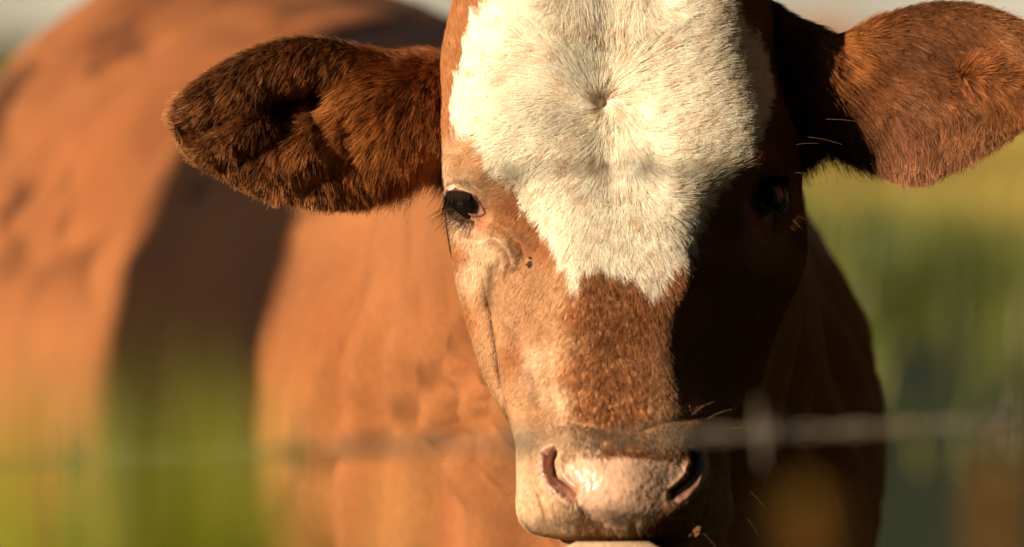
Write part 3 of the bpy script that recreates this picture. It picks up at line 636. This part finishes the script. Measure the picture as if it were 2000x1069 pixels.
# ears
off = len(HV) + len(BV) + len(jv) + len(lv)
for k_, E in EAR.items():
    V, F, epx, epy, eu, isf = ears[k_]; evn = vn[off:off + len(V)]; off += len(V)
    F4e = np.array([f for f in F if len(f) == 4]); cpx = epx[F4e].mean(1); cpy = epy[F4e].mean(1)
    ne = 150000
    dh = np.exp(-(np.hypot(cpx - E['fold'][0], cpy - E['fold'][1]) / 18) ** 2)
    fi, w4 = scatter(V, F4e, evn, 1 - .8 * dh, ne, -.45)
    P = (V[F4e[fi]] * w4[..., None]).sum(1); Ne = norm((evn[F4e[fi]] * w4[..., None]).sum(1)); px_ = (epx[F4e[fi]] * w4).sum(1); py_ = (epy[F4e[fi]] * w4).sum(1); u_ = (eu[F4e[fi]] * w4).sum(1)
    s_ = E['side']; inner = smooth(.50, .30, u_)[:, None]
    FL = [(860, 200, (-.4, .9)), (760, 180, (-.85, .5)), (700, 230, (-.85, .5)), (620, 130, (-.6, .75)), (500, 150, (-.55, .8)), (400, 200, (-.75, .6)), (350, 240, (-.95, .3)), (420, 310, (-.5, .85)), (480, 260, (-.55, .8)), (560, 350, (-.15, 1)), (650, 330, (-.35, .9)), (700, 370, (-.1, 1)), (790, 290, (-.15, 1)), (640, 230, (-.85, .5)), (820, 310, (.0, 1))] if s_ < 0 else \
         [(1580, 100, (.5, .8)), (1650, 90, (.6, .7)), (1700, 150, (.78, .55)), (1700, 50, (.8, -.2)), (1800, 40, (.9, .2)), (1900, 40, (.9, .35)), (1780, 120, (.85, .5)), (1820, 200, (.75, .6)), (1750, 260, (.7, .7)), (1700, 300, (.3, .95)), (1800, 320, (.2, .95)), (1880, 130, (1, -.1)), (1900, 190, (.7, .8)), (1960, 160, (.95, .2)), (1930, 240, (.2, 1)), (1860, 270, (-.1, 1)), (1990, 90, (.9, .5)), (1600, 270, (.1, 1))]
    v = shepard(px_, py_, [(a_, b_, (*c_, 0)) for a_, b_, c_ in FL], 20, 1.6)[:, :2]; v = norm(v)
    edge = smooth(40, 5, np.minimum(dpoly(px_, py_, E['top'])[0], dpoly(px_, py_, E['bot'])[0]))
    up = (dpoly(px_, py_, E['top'])[0] < dpoly(px_, py_, E['bot'])[0])
    out = np.stack([s_ * np.full(ne, .6), np.where(up, -.5, .8)], 1); v = norm(v * (1 - .45 * edge[:, None]) + out * .45 * edge[:, None])
    a = .28 * fbm(px_ / 50, py_ / 50, seed=121) + .12 * fbm(px_ / 12, py_ / 12, seed=122, o=2); ca, sa = np.cos(a), np.sin(a)
    v = np.stack([v[:, 0] * ca - v[:, 1] * sa, v[:, 0] * sa + v[:, 1] * ca], 1); v = norm(v + rng.normal(0, .12, v.shape))
    T = np.stack([v[:, 0], np.zeros(ne), -v[:, 1]], 1)
    L = (.011 + .004 * inner[:, 0] - .004 * edge) * rng.uniform(.6, 1.3, ne)
    fr_ = smooth(.35, .2, u_) * ~up * edge; L = L * (1 + 1.1 * fr_ * rng.random(ne))
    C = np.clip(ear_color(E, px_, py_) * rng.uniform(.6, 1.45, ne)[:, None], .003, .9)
    gd = rng.random(ne) < .25
    for msk_, cs_, cl_, r_, lm, cm, ct_, lf_ in ((~gd, 8, .3, .00010, .8, .62, .15, (44, 18)), (gd, 5, .4, .00015, 1.3, 1.25, .32, (42, 8))):
        hair("ear_hair", P[msk_], Ne[msk_], T[msk_], L[msk_] * lm, C[msk_] * cm, cow, M_ear, K=6, r0=r_, r1=.00004, lift=lf_, clump=cells(px_[msk_], py_[msk_], cs_, 131), cl=cl_, wob=.2, ctone=ct_, tipcol=(.45, 1.35))

# ------------------------------------------------------------------ eyes
def m_eye():
    m, t, p = mat("eyeball_surface")
    tc = N(t, 'ShaderNodeTexCoord'); sx = N(t, 'ShaderNodeSeparateXYZ'); t.links.new(tc.outputs['Object'], sx.inputs[0])
    r = N(t, 'ShaderNodeValToRGB'); e = r.color_ramp.elements            # object z is the gaze axis, scaled by the radius
    mr = N(t, 'ShaderNodeMapRange'); mr.inputs[1].default_value = 0; mr.inputs[2].default_value = .020; t.links.new(sx.outputs[2], mr.inputs[0])
    t.links.new(mr.outputs[0], r.inputs[0])
    e[0].position = .66; e[0].color = (.78, .52, .50, 1); e[1].position = .80; e[1].color = (.007, .005, .004, 1)
    k = e.new(.73); k.color = (.62, .45, .42, 1)
    t.links.new(r.outputs[0], p.inputs['Base Color']); p.inputs['Roughness'].default_value = .06; p.inputs['Specular IOR Level'].default_value = .6
    return m
M_eye = m_eye()
for e in EYES:
    me = bpy.data.meshes.new("eyeball"); bm = bmesh.new(); bmesh.ops.create_uvsphere(bm, u_segments=48, v_segments=32, radius=e['r'] / 100)
    for v in bm.verts:
        if v.co.z > .015: v.co.z += (v.co.z - .015) * .35             # cornea
    for f in bm.faces: f.smooth = True
    bm.to_mesh(me); bm.free(); me.materials.append(M_eye)
    o = bpy.data.objects.new("eyeball", me); col.objects.link(o); o.parent = cow
    c = W3(*e['c'], e['y'] / 100); o.location = Vector(c) - cow.location
    gaze = Vector((e['side'] * .42, -.88, .02)); o.rotation_euler = gaze.to_track_quat('Z', 'Y').to_euler()
    # lashes
    n = 190; tt = rng.random(n); lid = np.array(e['lid'], float)
    tt = tt ** 1.5; upl = nspline(np.arange(5), lid[:5], tt * 3.0); d = lid_depth(e, upl[:, 0], upl[:, 1]) - .22
    P = W3(upl[:, 0], upl[:, 1] - 1, d / 100); s_ = e['side']
    T = np.stack([s_ * (.05 + .22 * (1 - tt)) + rng.normal(0, .08, n), -.45 + rng.normal(0, .05, n), np.full(n, -.95)], 1)
    Nl = np.tile(np.array([s_ * .3, -.9, .3]), (n, 1)); Nl = norm(Nl)
    Cd = np.tile(np.array([.014, .009, .006]), (n, 1)) * rng.uniform(.5, 2.2, (n, 1))
    hair("eyelashes", P, Nl, norm(T), rng.uniform(.009, .013, n) * (.5 + 1.15 * (1 - tt)), Cd, cow, M_lash, K=7, r0=.00022, r1=.00006, lift=(25, -35), wob=.15)
    n = 70; tt = rng.random(n); lo = nspline(np.arange(5), lid[9:14] if len(lid) > 13 else lid[8:13], tt * 4); lo[:, 1] += 7; lo[:, 0] += e['side'] * 3; d = lid_depth(e, lo[:, 0], lo[:, 1]) - .22
    P = W3(lo[:, 0], lo[:, 1] + 4, d / 100)
    T = np.stack([s_ * (.8 + rng.normal(0, .12, n)), -.35 + 0 * tt, -.55 + rng.normal(0, .2, n)], 1)
    Cd = np.tile(np.array([.06, .03, .012]), (n, 1)) * rng.uniform(.6, 2.5, (n, 1))
    hair("eyelashes", P, Nl[:n], norm(T), rng.uniform(.012, .022, n), Cd, cow, M_lash, K=6, r0=.00018, r1=.00005, lift=(10, 5), wob=.2)
# whiskers: (px, py, depth cm) root -> tip
WH = [((1478, 352, 3.2), (1562, 326, 3)), ((1476, 345, 3.2), (1568, 332, 2.5)), ((1498, 302, 4.2), (1605, 268, 1.5)), ((1508, 270, 5), (1650, 271, 2)), ((1540, 243, 7), (1665, 232, 4)),
      ((862, 250, 6), (818, 256, 5)), ((865, 283, 6), (815, 276, 5.5)), ((1012, 868, -5), (955, 864, -7)), ((1010, 915, -6), (975, 935, -8)), ((1012, 950, -6), (978, 975, -8)),
      ((1350, 812, -8), (1395, 778, -9)), ((1378, 822, -7), (1425, 798, -9)), ((1420, 838, -6), (1465, 838, -8)), ((1425, 930, -5), (1500, 995, -8)), ((1428, 980, -6), (1480, 1040, -8)),
      ((1370, 1040, -9), (1400, 1068, -10)), ((1050, 1050, -8), (1028, 1069, -9)), ((925, 336, 1.5), (868, 342, 3)), ((1012, 1020, -6), (985, 1040, -7.5)), ((1700, 318, 5), (1720, 360, 5)), ((1640, 288, 6), (1628, 392, 5)), ((1625, 288, 6), (1618, 350, 5))]
P = np.array([W3(a[0], a[1], a[2] / 100) for a, b in WH]); Q = np.array([W3(b[0], b[1], b[2] / 100) for a, b in WH])
hair("whiskers", P, norm(np.cross(Q - P, np.array([.1, 1, .2]))), Q - P, np.linalg.norm(Q - P, axis=1) * 1.03, np.tile(np.array([.22, .13, .06]), (len(P), 1)), cow, M_lash, K=8, r0=.00009, r1=.00003, lift=(10, -12), wob=.15)
# hooves
M_hoof = plain("hoof_horn", (.06, .045, .035), .5)
# hairs of the chin and lower jaw
jvn = vn[len(HV) + len(BV):len(HV) + len(BV) + len(jv)]; jF = np.array([f for f in jf if len(f) == 4]); nj = 26000
fi, w4 = scatter(jv, jF, jvn, np.where(jv[jF].mean(1)[:, 2] < .897, 1.0, .12), nj, -2)
P = (jv[jF[fi]] * w4[..., None]).sum(1); Nj = norm((jvn[jF[fi]] * w4[..., None]).sum(1)); Cj = (jc[jF[fi]] * w4[..., None]).sum(1) * rng.uniform(.7, 1.25, (nj, 1))
hair("chin_hair", P, Nj, np.tile(np.array([0, .5, -.8]), (nj, 1)) + rng.normal(0, .15, (nj, 3)), rng.uniform(.003, .007, nj), np.clip(Cj, .003, .9), cow, M_coat, K=4, lift=(40, 15), wob=.2)
for (lx, ly, fr_) in LEGS:
    st = [(lx, ly - (.03 if fr_ else .02), .065, .040, .044), (lx, ly - .035, .035, .048, .056), (lx, ly - .04, .002, .054, .066)]
    v, f = ring_loft(st, 20); mesh_obj("hoof", v, f, M_hoof, cow)

#@@REST
# ------------------------------------------------------------------ bits stuck to the face
def surf_y(px, py):
    k = np.where(np.abs(ht) < 6, (hpx - px) ** 2 + (hpy - py) ** 2, 1e9).argmin(); return HV[k, 1], vn[k]
def crumb(name, px, py, r, mtl, seed, n=5, label=None, cat=None):
    y0, nn = surf_y(px, py); c = W3(px, py, y0) + nn * r * .5
    o = empty(name, c); rg = np.random.default_rng(seed); bm = bmesh.new()
    for i in range(n):
        d = rg.normal(0, .55, 3) * r * (0 if i == 0 else 1); q = r * (.9 if i == 0 else rg.uniform(.18, .5))
        g = bmesh.ops.create_icosphere(bm, subdivisions=3, radius=q)
        for v in g['verts']:
            f = 1 + .6 * float(fbm(v.co.x / q * 1.7 + i * 9, v.co.y / q * 1.7, v.co.z / q * 1.7, seed=seed)); v.co = v.co * f + Vector(d)
    for f in bm.faces: f.smooth = True
    me = bpy.data.meshes.new(name); bm.to_mesh(me); bm.free(); me.materials.append(mtl)
    bpy.data.objects.remove(o); o = bpy.data.objects.new(name, me); col.objects.link(o); o.location = c
    return tag(o, label, cat)
M_dirt = plain("dried_dirt", (.040, .032, .020), .8, .6, 600)
M_feed = plain("chewed_feed", (.22, .10, .03), .7, .6, 500)
crumb("dirt_crumb", 1038, 518, .0026, M_dirt, 3, 5, "small dark crumb of dirt stuck below the cow's sunlit eye", "dirt")
crumb("feed_clump", 1358, 1030, .0050, M_feed, 5, 16, "rusty brown clump of chewed feed stuck to the shaded side of the cow's lip", "feed")

# ------------------------------------------------------------------ ground
def m_ground():
    m, t, p = mat("pasture_ground")
    tc = N(t, 'ShaderNodeTexCoord'); n1 = N(t, 'ShaderNodeTexNoise'); n1.inputs['Scale'].default_value = .35; n1.inputs['Detail'].default_value = 8; n1.inputs['Roughness'].default_value = .65
    t.links.new(tc.outputs['Object'], n1.inputs['Vector'])
    r = N(t, 'ShaderNodeValToRGB'); e = r.color_ramp.elements; e[0].position = .32; e[0].color = (.05, .065, .012, 1); e[1].position = .68; e[1].color = (.28, .21, .06, 1)
    k = e.new(.5); k.color = (.13, .13, .025, 1); t.links.new(n1.outputs['Fac'], r.inputs[0])
    # dark ground close to the fence, painted in for shade on the grass
    sx = N(t, 'ShaderNodeSeparateXYZ'); t.links.new(tc.outputs['Object'], sx.inputs[0])
    n2 = N(t, 'ShaderNodeTexNoise'); n2.inputs['Scale'].default_value = .8; n2.inputs['Detail'].default_value = 4; t.links.new(tc.outputs['Object'], n2.inputs['Vector'])
    ad = N(t, 'ShaderNodeMath', operation='MULTIPLY_ADD'); t.links.new(n2.outputs['Fac'], ad.inputs[0]); ad.inputs[1].default_value = 5; t.links.new(sx.outputs[1], ad.inputs[2])
    mr = N(t, 'ShaderNodeMapRange'); mr.inputs[1].default_value = 17; mr.inputs[2].default_value = 20; t.links.new(ad.outputs[0], mr.inputs[0])
    mx = N(t, 'ShaderNodeMix'); mx.data_type = 'RGBA'; t.links.new(mr.outputs[0], mx.inputs[0]); mx.inputs[6].default_value = (.022, .030, .009, 1); t.links.new(r.outputs[0], mx.inputs[7])
    t.links.new(mx.outputs[2], p.inputs['Base Color']); p.inputs['Roughness'].default_value = .95; p.inputs['Specular IOR Level'].default_value = .1
    return m
gx = np.concatenate([[-1500, -400, -120], np.linspace(-40, 40, 81), [120, 400, 1500]]); gy = np.concatenate([[-300, -80], np.linspace(-20, 70, 91), [140, 400, 1500]])
GX, GY = np.meshgrid(gx, gy); GZ = .05 * fbm(GX / 6, GY / 6, seed=201) * (np.abs(GY) > 3) - .02
GZ = np.where((np.abs(GX) < 3) & (np.abs(GY) < 4), -.005, GZ)
gr = mesh_obj("ground", np.stack([GX, GY, GZ], -1).reshape(-1, 3), grid_faces(len(gy), len(gx)), m_ground()); gr['kind'] = 'structure'

# ------------------------------------------------------------------ grass blades as one mass
def m_leaf(name, c1, c2, trans=.35, rough=.5):
    m, t, p = mat(name)
    a = N(t, 'ShaderNodeAttribute'); a.attribute_name = 'coat'
    mx = N(t, 'ShaderNodeMix'); mx.data_type = 'RGBA'; t.links.new(a.outputs['Fac'], mx.inputs[0]); mx.inputs[6].default_value = (*c1, 1); mx.inputs[7].default_value = (*c2, 1)
    t.links.new(mx.outputs[2], p.inputs['Base Color']); p.inputs['Roughness'].default_value = rough
    tr = N(t, 'ShaderNodeBsdfTranslucent'); t.links.new(mx.outputs[2], tr.inputs[0])
    ms = N(t, 'ShaderNodeMixShader'); ms.inputs[0].default_value = trans
    t.links.new(p.outputs[0], ms.inputs[1]); t.links.new(tr.outputs[0], ms.inputs[2]); t.links.new(ms.outputs[0], t.nodes['Material Output'].inputs[0])
    return m
def blades(base, h, wd, lean, az, tone, K=5, tp=2):
    """curved tapering blades: arrays -> V, F, colour"""
    n = len(base); t = np.linspace(0, 1, K)[None, :, None]
    d = np.stack([np.cos(az), np.sin(az), 0 * az], 1)[:, None, :]; sd_ = np.stack([-np.sin(az), np.cos(az), 0 * az], 1)[:, None, :]
    c = base[:, None, :] + d * (lean * h)[:, None, None] * t ** 2 + np.array([0, 0, 1.0]) * (h[:, None, None] * (t - .25 * (lean[:, None, None]) * t ** 2))
    ww = wd[:, None, None] * (1 - t ** tp * .95) / 2
    V = np.stack([c - sd_ * ww, c + sd_ * ww], 2).reshape(-1, 3)
    k = np.arange(K - 1)[None, :]; b = (np.arange(n) * K * 2)[:, None] + k * 2
    F = np.stack([b, b + 1, b + 3, b + 2], -1).reshape(-1, 4)
    C = np.repeat(tone, K * 2)[:, None] * np.ones(3)
    return V, F, C
rg = np.random.default_rng(11)
n = 60000
yy = 9 + 45 * rg.random(n) ** 1.2; dist = yy + 3; half = .135 * dist + 1
xx = rg.uniform(-1, 1, n) * half
keep = vnoise(xx * 1.4, yy * .9, seed=211) + .35 > rg.uniform(-.6, .8, n); keep &= (yy > 15.5 + 2.5 * vnoise(xx * .8, yy * .5, seed=212)) | (rg.random(n) < .06)
xx, yy = xx[keep], yy[keep]; n = len(xx)
hh = rg.uniform(.15, .5, n) * (1 + .5 * vnoise(xx, yy, seed=213))
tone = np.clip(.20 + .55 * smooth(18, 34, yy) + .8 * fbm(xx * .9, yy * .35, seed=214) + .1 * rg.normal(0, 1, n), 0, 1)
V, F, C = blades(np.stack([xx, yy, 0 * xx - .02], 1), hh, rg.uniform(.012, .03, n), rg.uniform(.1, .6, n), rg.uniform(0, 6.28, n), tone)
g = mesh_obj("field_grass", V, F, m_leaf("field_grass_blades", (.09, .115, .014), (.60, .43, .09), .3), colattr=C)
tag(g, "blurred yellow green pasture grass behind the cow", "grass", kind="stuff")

# ------------------------------------------------------------------ fence: posts, twisted wires with barbs
M_wood = plain("weathered_post_wood", (.16, .12, .085), .85, .8, 30)
M_wire = plain("galvanised_wire", (.15, .13, .095), .5, .1, 200); M_wire.node_tree.nodes['Principled BSDF'].inputs['Metallic'].default_value = .35
FY = -1.0
def post(x_, label):
    v, f = ring_loft([(x_, FY + .06, -.3, .055, .055), (x_ + .005, FY + .06, .5, .054, .052), (x_ - .004, FY + .062, 1.1, .052, .054), (x_, FY + .06, 1.7, .05, .05), (x_, FY + .06, 1.96, .049, .049), (x_, FY + .06, 1.99, .03, .03)], 18)
    v = v + .003 * np.stack([fbm(v[:, 0] * 60, v[:, 1] * 60, v[:, 2] * 4, seed=221), fbm(v[:, 0] * 60, v[:, 1] * 60, v[:, 2] * 4, seed=222), 0 * v[:, 0]], 1)
    o = mesh_obj("fence_post", v, f, M_wood); return tag(o, label, "fence post", "posts of the wire fence")
post(-2.66, "round weathered wooden post carrying the wires, out of view to the left"); post(1.30, "round weathered wooden post carrying the wires, out of view to the right")
def barb_mesh():
    ps = []
    th = np.linspace(0, 4 * math.pi, 26); ps.append(tube(np.stack([np.linspace(-.004, .004, 26), .0042 * np.cos(th), .0042 * np.sin(th)], 1), .0011, 6))
    for a, sx_ in ((.6, -.004), (2.3, .004), (3.7, -.003), (5.4, .003)):
        d = np.array([sx_ * 1.2, math.cos(a) * .9, math.sin(a)]); d /= np.linalg.norm(d)
        ps.append(tube(np.array([sx_, math.cos(a) * .004, math.sin(a) * .004]) + d * np.linspace(0, .014, 4)[:, None], [.0011, .0011, .0009, .0003], 6))
    v, f = join(ps); me = bpy.data.meshes.new("barb"); me.from_pydata([tuple(q) for q in v], [], f); me.materials.append(M_wire); return me
BM = barb_mesh()
def wire(z0, label, slope=.034):
    xs = np.arange(-2.72, 1.36, .004); sag = -.010 * (1 - ((xs + .5) / 1.9) ** 2); zc = z0 + slope * xs + sag; ps = []
    for ph in (0, math.pi):
        th = xs * 2 * math.pi / .042 + ph; ps.append(tube(np.stack([xs, FY + .0016 * np.cos(th), zc + .0016 * np.sin(th)], 1), .00112, 6))
    v, f = join(ps); o = mesh_obj("barbed_wire", v, f, M_wire); tag(o, label, "barbed wire", "wires of the fence")
    x0 = .1165 - .107 * 26
    for k in range(37):
        xb = x0 + .107 * k + (0 if k in (26, 27) else rg.normal(0, .003)); b = bpy.data.objects.new("barb", BM); col.objects.link(b); b.parent = o
        b.location = (xb, FY, z0 + slope * xb - .010 * (1 - ((xb + .5) / 1.9) ** 2)); b.rotation_euler = (rg.uniform(0, 6.28) if k != 26 else .35, 0, 0)
Z1 = 1.0715
wire(Z1, "barbed wire strand crossing in front of the cow's muzzle")
for k, lb in ((1, "barbed wire strand just above the top edge of the photo"), (2, "second barbed wire strand above the photo's top edge"), (3, "topmost barbed wire strand of the fence")): wire(Z1 + .276 * k, lb, .0)

# ------------------------------------------------------------------ tall weeds at the fence, far out of focus
M_weed = m_leaf("weed_leaf", (.14, .23, .012), (.48, .44, .03), .5, .45); M_dry = m_leaf("dry_seed_head", (.34, .17, .03), (.55, .33, .06), .3, .7)
M_stem = m_leaf("weed_stem", (.13, .17, .03), (.25, .22, .05), .1)
def weed(x_, y_, top, nb, label, spread, seed, wd=.016):
    r_ = np.random.default_rng(seed); e = empty("tall_grass", (x_, y_, 0)); tag(e, label, "grass plant", "tall grass in front of the fence")
    base = np.stack([x_ + r_.normal(0, spread * .45, nb), y_ + r_.normal(0, .03, nb), np.zeros(nb)], 1)
    h = top * r_.uniform(.91, 1.0, nb); V, F, C = blades(base, h, wd * r_.uniform(.7, 1.3, nb), r_.uniform(.0, .05, nb), r_.uniform(0, 6.28, nb), r_.uniform(0, 1, nb), 12, 9)
    mesh_obj("leaf_blades", V, F, M_weed, e, colattr=C)
    v, f = tube(np.array([[x_, y_, 0], [x_ + .004, y_, top * .5], [x_ + .002, y_, top * .88]]), [.004, .003, .0015], 7); mesh_obj("stem", v, f, M_stem, e, colattr=np.full((len(v), 3), .4))
weed(-.103, -1.90, 1.183, 80, "lush green blurred grass clump at the lower left corner of the picture", .022, 1)
weed(-.066, -1.86, 1.172, 60, "darker green blurred grass clump under the shadow band on the cow's flank", .02, 2)
weed(-.122, -1.94, 1.172, 80, "bright yellow green blurred grass clump covering the lowest left part of the picture", .028, 4)
weed(-.145, -1.80, 1.17, 60, "thin yellow green grass clump at the far left edge", .02, 3, .01)
def seedhead(x_, y_, z_, label, seed, r0=.009):
    r_ = np.random.default_rng(seed); e = empty("seed_head_plant", (x_, y_, 0)); tag(e, label, "dry plant", "dry seed heads in front of the fence")
    v, f = tube(np.array([[x_ + .03, y_, 0], [x_ + .01, y_, z_ * .5], [x_, y_, z_]]), [.0025, .002, .0012], 7); mesh_obj("stem", v, f, M_stem, e, colattr=np.full((len(v), 3), .8))
    nb = 260; a = r_.uniform(0, 6.28, nb); hz = r_.uniform(-.028, .006, nb)
    V, F, C = blades(np.stack([x_ + 0 * a, y_ + 0 * a, z_ + hz], 1), r_.uniform(.006, .015, nb), np.full(nb, .003), r_.uniform(.6, 1.6, nb), a, r_.uniform(0, 1, nb), 4)
    mesh_obj("seed_head", V, F, M_dry, e, colattr=C)
seedhead(.088, -1.70, 1.100, "golden dry seed head blurred below the cow's shaded chest", 5)
seedhead(.1415, -1.72, 1.113, "brown dry seed head blurred at the lower right edge", 6)

# ------------------------------------------------------------------ trees
M_bark = plain("tree_bark", (.10, .075, .05), .9, 1, 14)
def tree(name, x_, y_, h, rtr, crown, nleaf, ls, mleaf, label, cat, seed, clear=3.2, group=None, az=0):
    r_ = np.random.default_rng(seed); e = empty(name, (x_, y_, 0)); tag(e, label, cat, group)
    ps = [ring_loft([(x_, y_, -.3, rtr * 1.3, rtr * 1.3), (x_, y_, .3, rtr * 1.06, rtr * 1.06), (x_ + .02, y_, clear * .5, rtr, rtr), (x_, y_ + .03, clear, rtr * .92, rtr * .92), (x_ - .05, y_, h * .7, rtr * .5, rtr * .5), (x_, y_, h * .92, rtr * .12, rtr * .12)], 18)]
    tips = []
    for i in range(16):
        a = i * 2.4 + r_.uniform(-.3, .3); z0 = r_.uniform(clear, h * .8); L_ = crown * r_.uniform(.6, 1.0) * (1 - .4 * (z0 - clear) / (h - clear)); up = r_.uniform(.25, .7)
        t = np.linspace(0, 1, 6)[:, None]; p = np.array([x_, y_, z0]) + np.array([math.cos(a), math.sin(a), 0]) * L_ * t + np.array([0, 0, 1]) * L_ * up * t ** .8 + r_.normal(0, .03, (6, 3)) * t * L_
        ps.append(tube(p, np.linspace(rtr * .32, rtr * .05, 6), 8)); tips += [p[2], p[3], p[4], p[5]]
    v, f = join(ps); mesh_obj("trunk", v, f, M_bark, e)
    tips = np.array(tips); c = tips[r_.integers(0, len(tips), nleaf)] + r_.normal(0, crown * .17, (nleaf, 3)) * np.array([1, 1, .7])
    c[:, 2] = np.maximum(c[:, 2], clear * .93)
    V, F, C = blades(c, ls * r_.uniform(.6, 1.3, nleaf), ls * .6 * r_.uniform(.7, 1.3, nleaf), r_.uniform(.2, 1.5, nleaf), r_.uniform(0, 6.28, nleaf), np.clip(.5 + .8 * fbm(c[:, 0] / crown * 3, c[:, 1] / crown * 3, c[:, 2] / crown * 3, seed=seed), 0, 1), 3)
    mesh_obj("crown", V, F, mleaf, e, colattr=C)
M_lf = m_leaf("tree_leaves", (.035, .055, .012), (.09, .11, .02), .25); M_rust = m_leaf("autumn_leaves", (.05, .04, .01), (.30, .13, .02), .3)
TX, TY = -5.30, -3.05
tree("shade_tree", TX, TY, 9.5, .170, 2.2, 6000, .09, M_lf, "thick tree left of the frame whose trunk shades the cow's flank", "tree", 21, 3.9)
tree("field_tree", -4.9, 24, 6.5, .2, 2.0, 9000, .16, M_rust, "dark rust tinted tree behind the cow's rump at the top left corner", "tree", 22, 1.0)
tree("field_tree", 21, 95, 9.0, .3, 4.2, 9000, .4, M_lf, "hazy distant tree above the right ear at the horizon", "tree", 23, 1.0)

# ------------------------------------------------------------------ a second cow far off in the pasture
c2 = empty("cow", (3.4, 57, 0)); tag(c2, "distant reddish cow, a small blur between the head and the right ear", "cow")
b2 = body.copy(); col.objects.link(b2); b2.parent = c2; c2.rotation_euler = (0, 0, R(78)); c2.scale = (1.08, 1.08, 1.08)

# ------------------------------------------------------------------ hedge behind the photographer and along the right side, added unseen to block sky fill
M_blocker_hedge = m_leaf("blocker_hedge_leaves", (.012, .018, .005), (.03, .04, .01), .1)
def blocker_hedge(pts, h, label, seed):
    r_ = np.random.default_rng(seed); pts = np.array(pts, float); e = empty("blocker_hedge", (pts[0, 0], pts[0, 1], 0)); tag(e, label, "blocker_hedge", "unseen blockers added to cut sky fill")
    q = nspline(np.arange(len(pts)), pts, np.linspace(0, len(pts) - 1, 40)); t_ = norm(np.gradient(q, axis=0)); nn_ = np.stack([-t_[:, 1], t_[:, 0]], 1)
    sec = [(-.6, 0), (-.7, h * .5), (-.45, h * .9), (0, h), (.45, h * .9), (.7, h * .5), (.6, 0)]
    V = np.array([[*(q[i] + nn_[i] * a * (1 + .2 * vnoise(i * .9, b, seed=seed))), b * (1 + .08 * vnoise(i * .5, a, seed=seed + 1))] for i in range(40) for a, b in sec])
    mesh_obj("crown", V, grid_faces(40, len(sec)), M_blocker_hedge, e, colattr=np.full((len(V), 3), .3))
    n = 14000; i = r_.integers(0, len(V), n); c = V[i] + r_.normal(0, .28, (n, 3)); c[:, 2] = np.abs(c[:, 2])
    V2, F2, C2 = blades(c, .14 * r_.uniform(.6, 1.3, n), np.full(n, .07), r_.uniform(.2, 1.5, n), r_.uniform(0, 6.28, n), r_.uniform(0, 1, n), 3)
    mesh_obj("leaves", V2, F2, M_blocker_hedge, e, colattr=C2)
blocker_hedge([(3.6, 7.5), (2.9, 4), (2.5, 0), (2.6, -3), (2.6, -5.0)], 7.5, "tall dark hedge added outside the frame on the right to block sky fill", 31)
blocker_hedge([(2.6, -6.2), (.6, -6.9), (-1.8, -6.9), (-4.4, -6.3)], 9.0, "tall dark hedge added behind the photographer, outside the frame, to block sky fill", 32)

# ------------------------------------------------------------------ clouds low over the horizon, made up to brighten the sky strip
M_cl = plain("cloud_vapour", (.62, .64, .68), 1.0, 0, .004, .25, 0)
q = np.linspace(-700, 700, 90); h_ = np.linspace(-2, 330, 34); QX, QZ = np.meshgrid(q, h_)
ph = QZ / 330 * math.pi; bump_ = 16 * fbm(QX / 130, QZ / 90, seed=301, o=5)
front_ = np.stack([QX, 1250 - 90 * np.sin(ph) - bump_, QZ * (1 + .3 * vnoise(QX / 200, QX * 0, seed=302))], -1); back_ = np.stack([QX, 1400 + 80 * np.sin(ph), QZ * (1 + .3 * vnoise(QX / 200, QX * 0, seed=302))], -1)
V = np.concatenate([front_, back_[::-1]], 0); F = grid_faces(68, 90)
cl_ = mesh_obj("added_clouds", V.reshape(-1, 3), F, M_cl); cl_['kind'] = 'structure'

# ------------------------------------------------------------------ drops of moisture along the nostril's wing
M_drop, t_, p_ = mat("moisture"); p_.inputs['Base Color'].default_value = (.75, .55, .45, 1); p_.inputs['Roughness'].default_value = .04; p_.inputs['Transmission Weight'].default_value = .6; p_.inputs['IOR'].default_value = 1.33
rg2 = np.random.default_rng(77); bm = bmesh.new()
line = nspline(np.arange(8), np.array([(1055, 890), (1058, 912), (1063, 930), (1078, 952), (1086, 963), (1101, 974), (1114, 981), (1130, 1000)], float), np.linspace(0, 7, 34)) + rg2.normal(0, 5, (34, 2))
spots = [(x_, y_, rg2.uniform(.0003, .0011)) for x_, y_ in line] + [(rg2.uniform(1110, 1320), rg2.uniform(895, 1010), rg2.uniform(.0003, .0006)) for _ in range(70)]
for x_, y_, r_ in spots:
    y0, nn = surf_y(x_, y_); c = W3(x_, y_, y0) + nn * r_ * .2; g_ = bmesh.ops.create_uvsphere(bm, u_segments=10, v_segments=8, radius=r_)
    for v in g_['verts']: v.co = v.co + Vector(c) - cow.location
for f in bm.faces: f.smooth = True
me = bpy.data.meshes.new("nose_moisture"); bm.to_mesh(me); bm.free(); me.materials.append(M_drop); o = bpy.data.objects.new("nose_moisture", me); col.objects.link(o); o.parent = cow
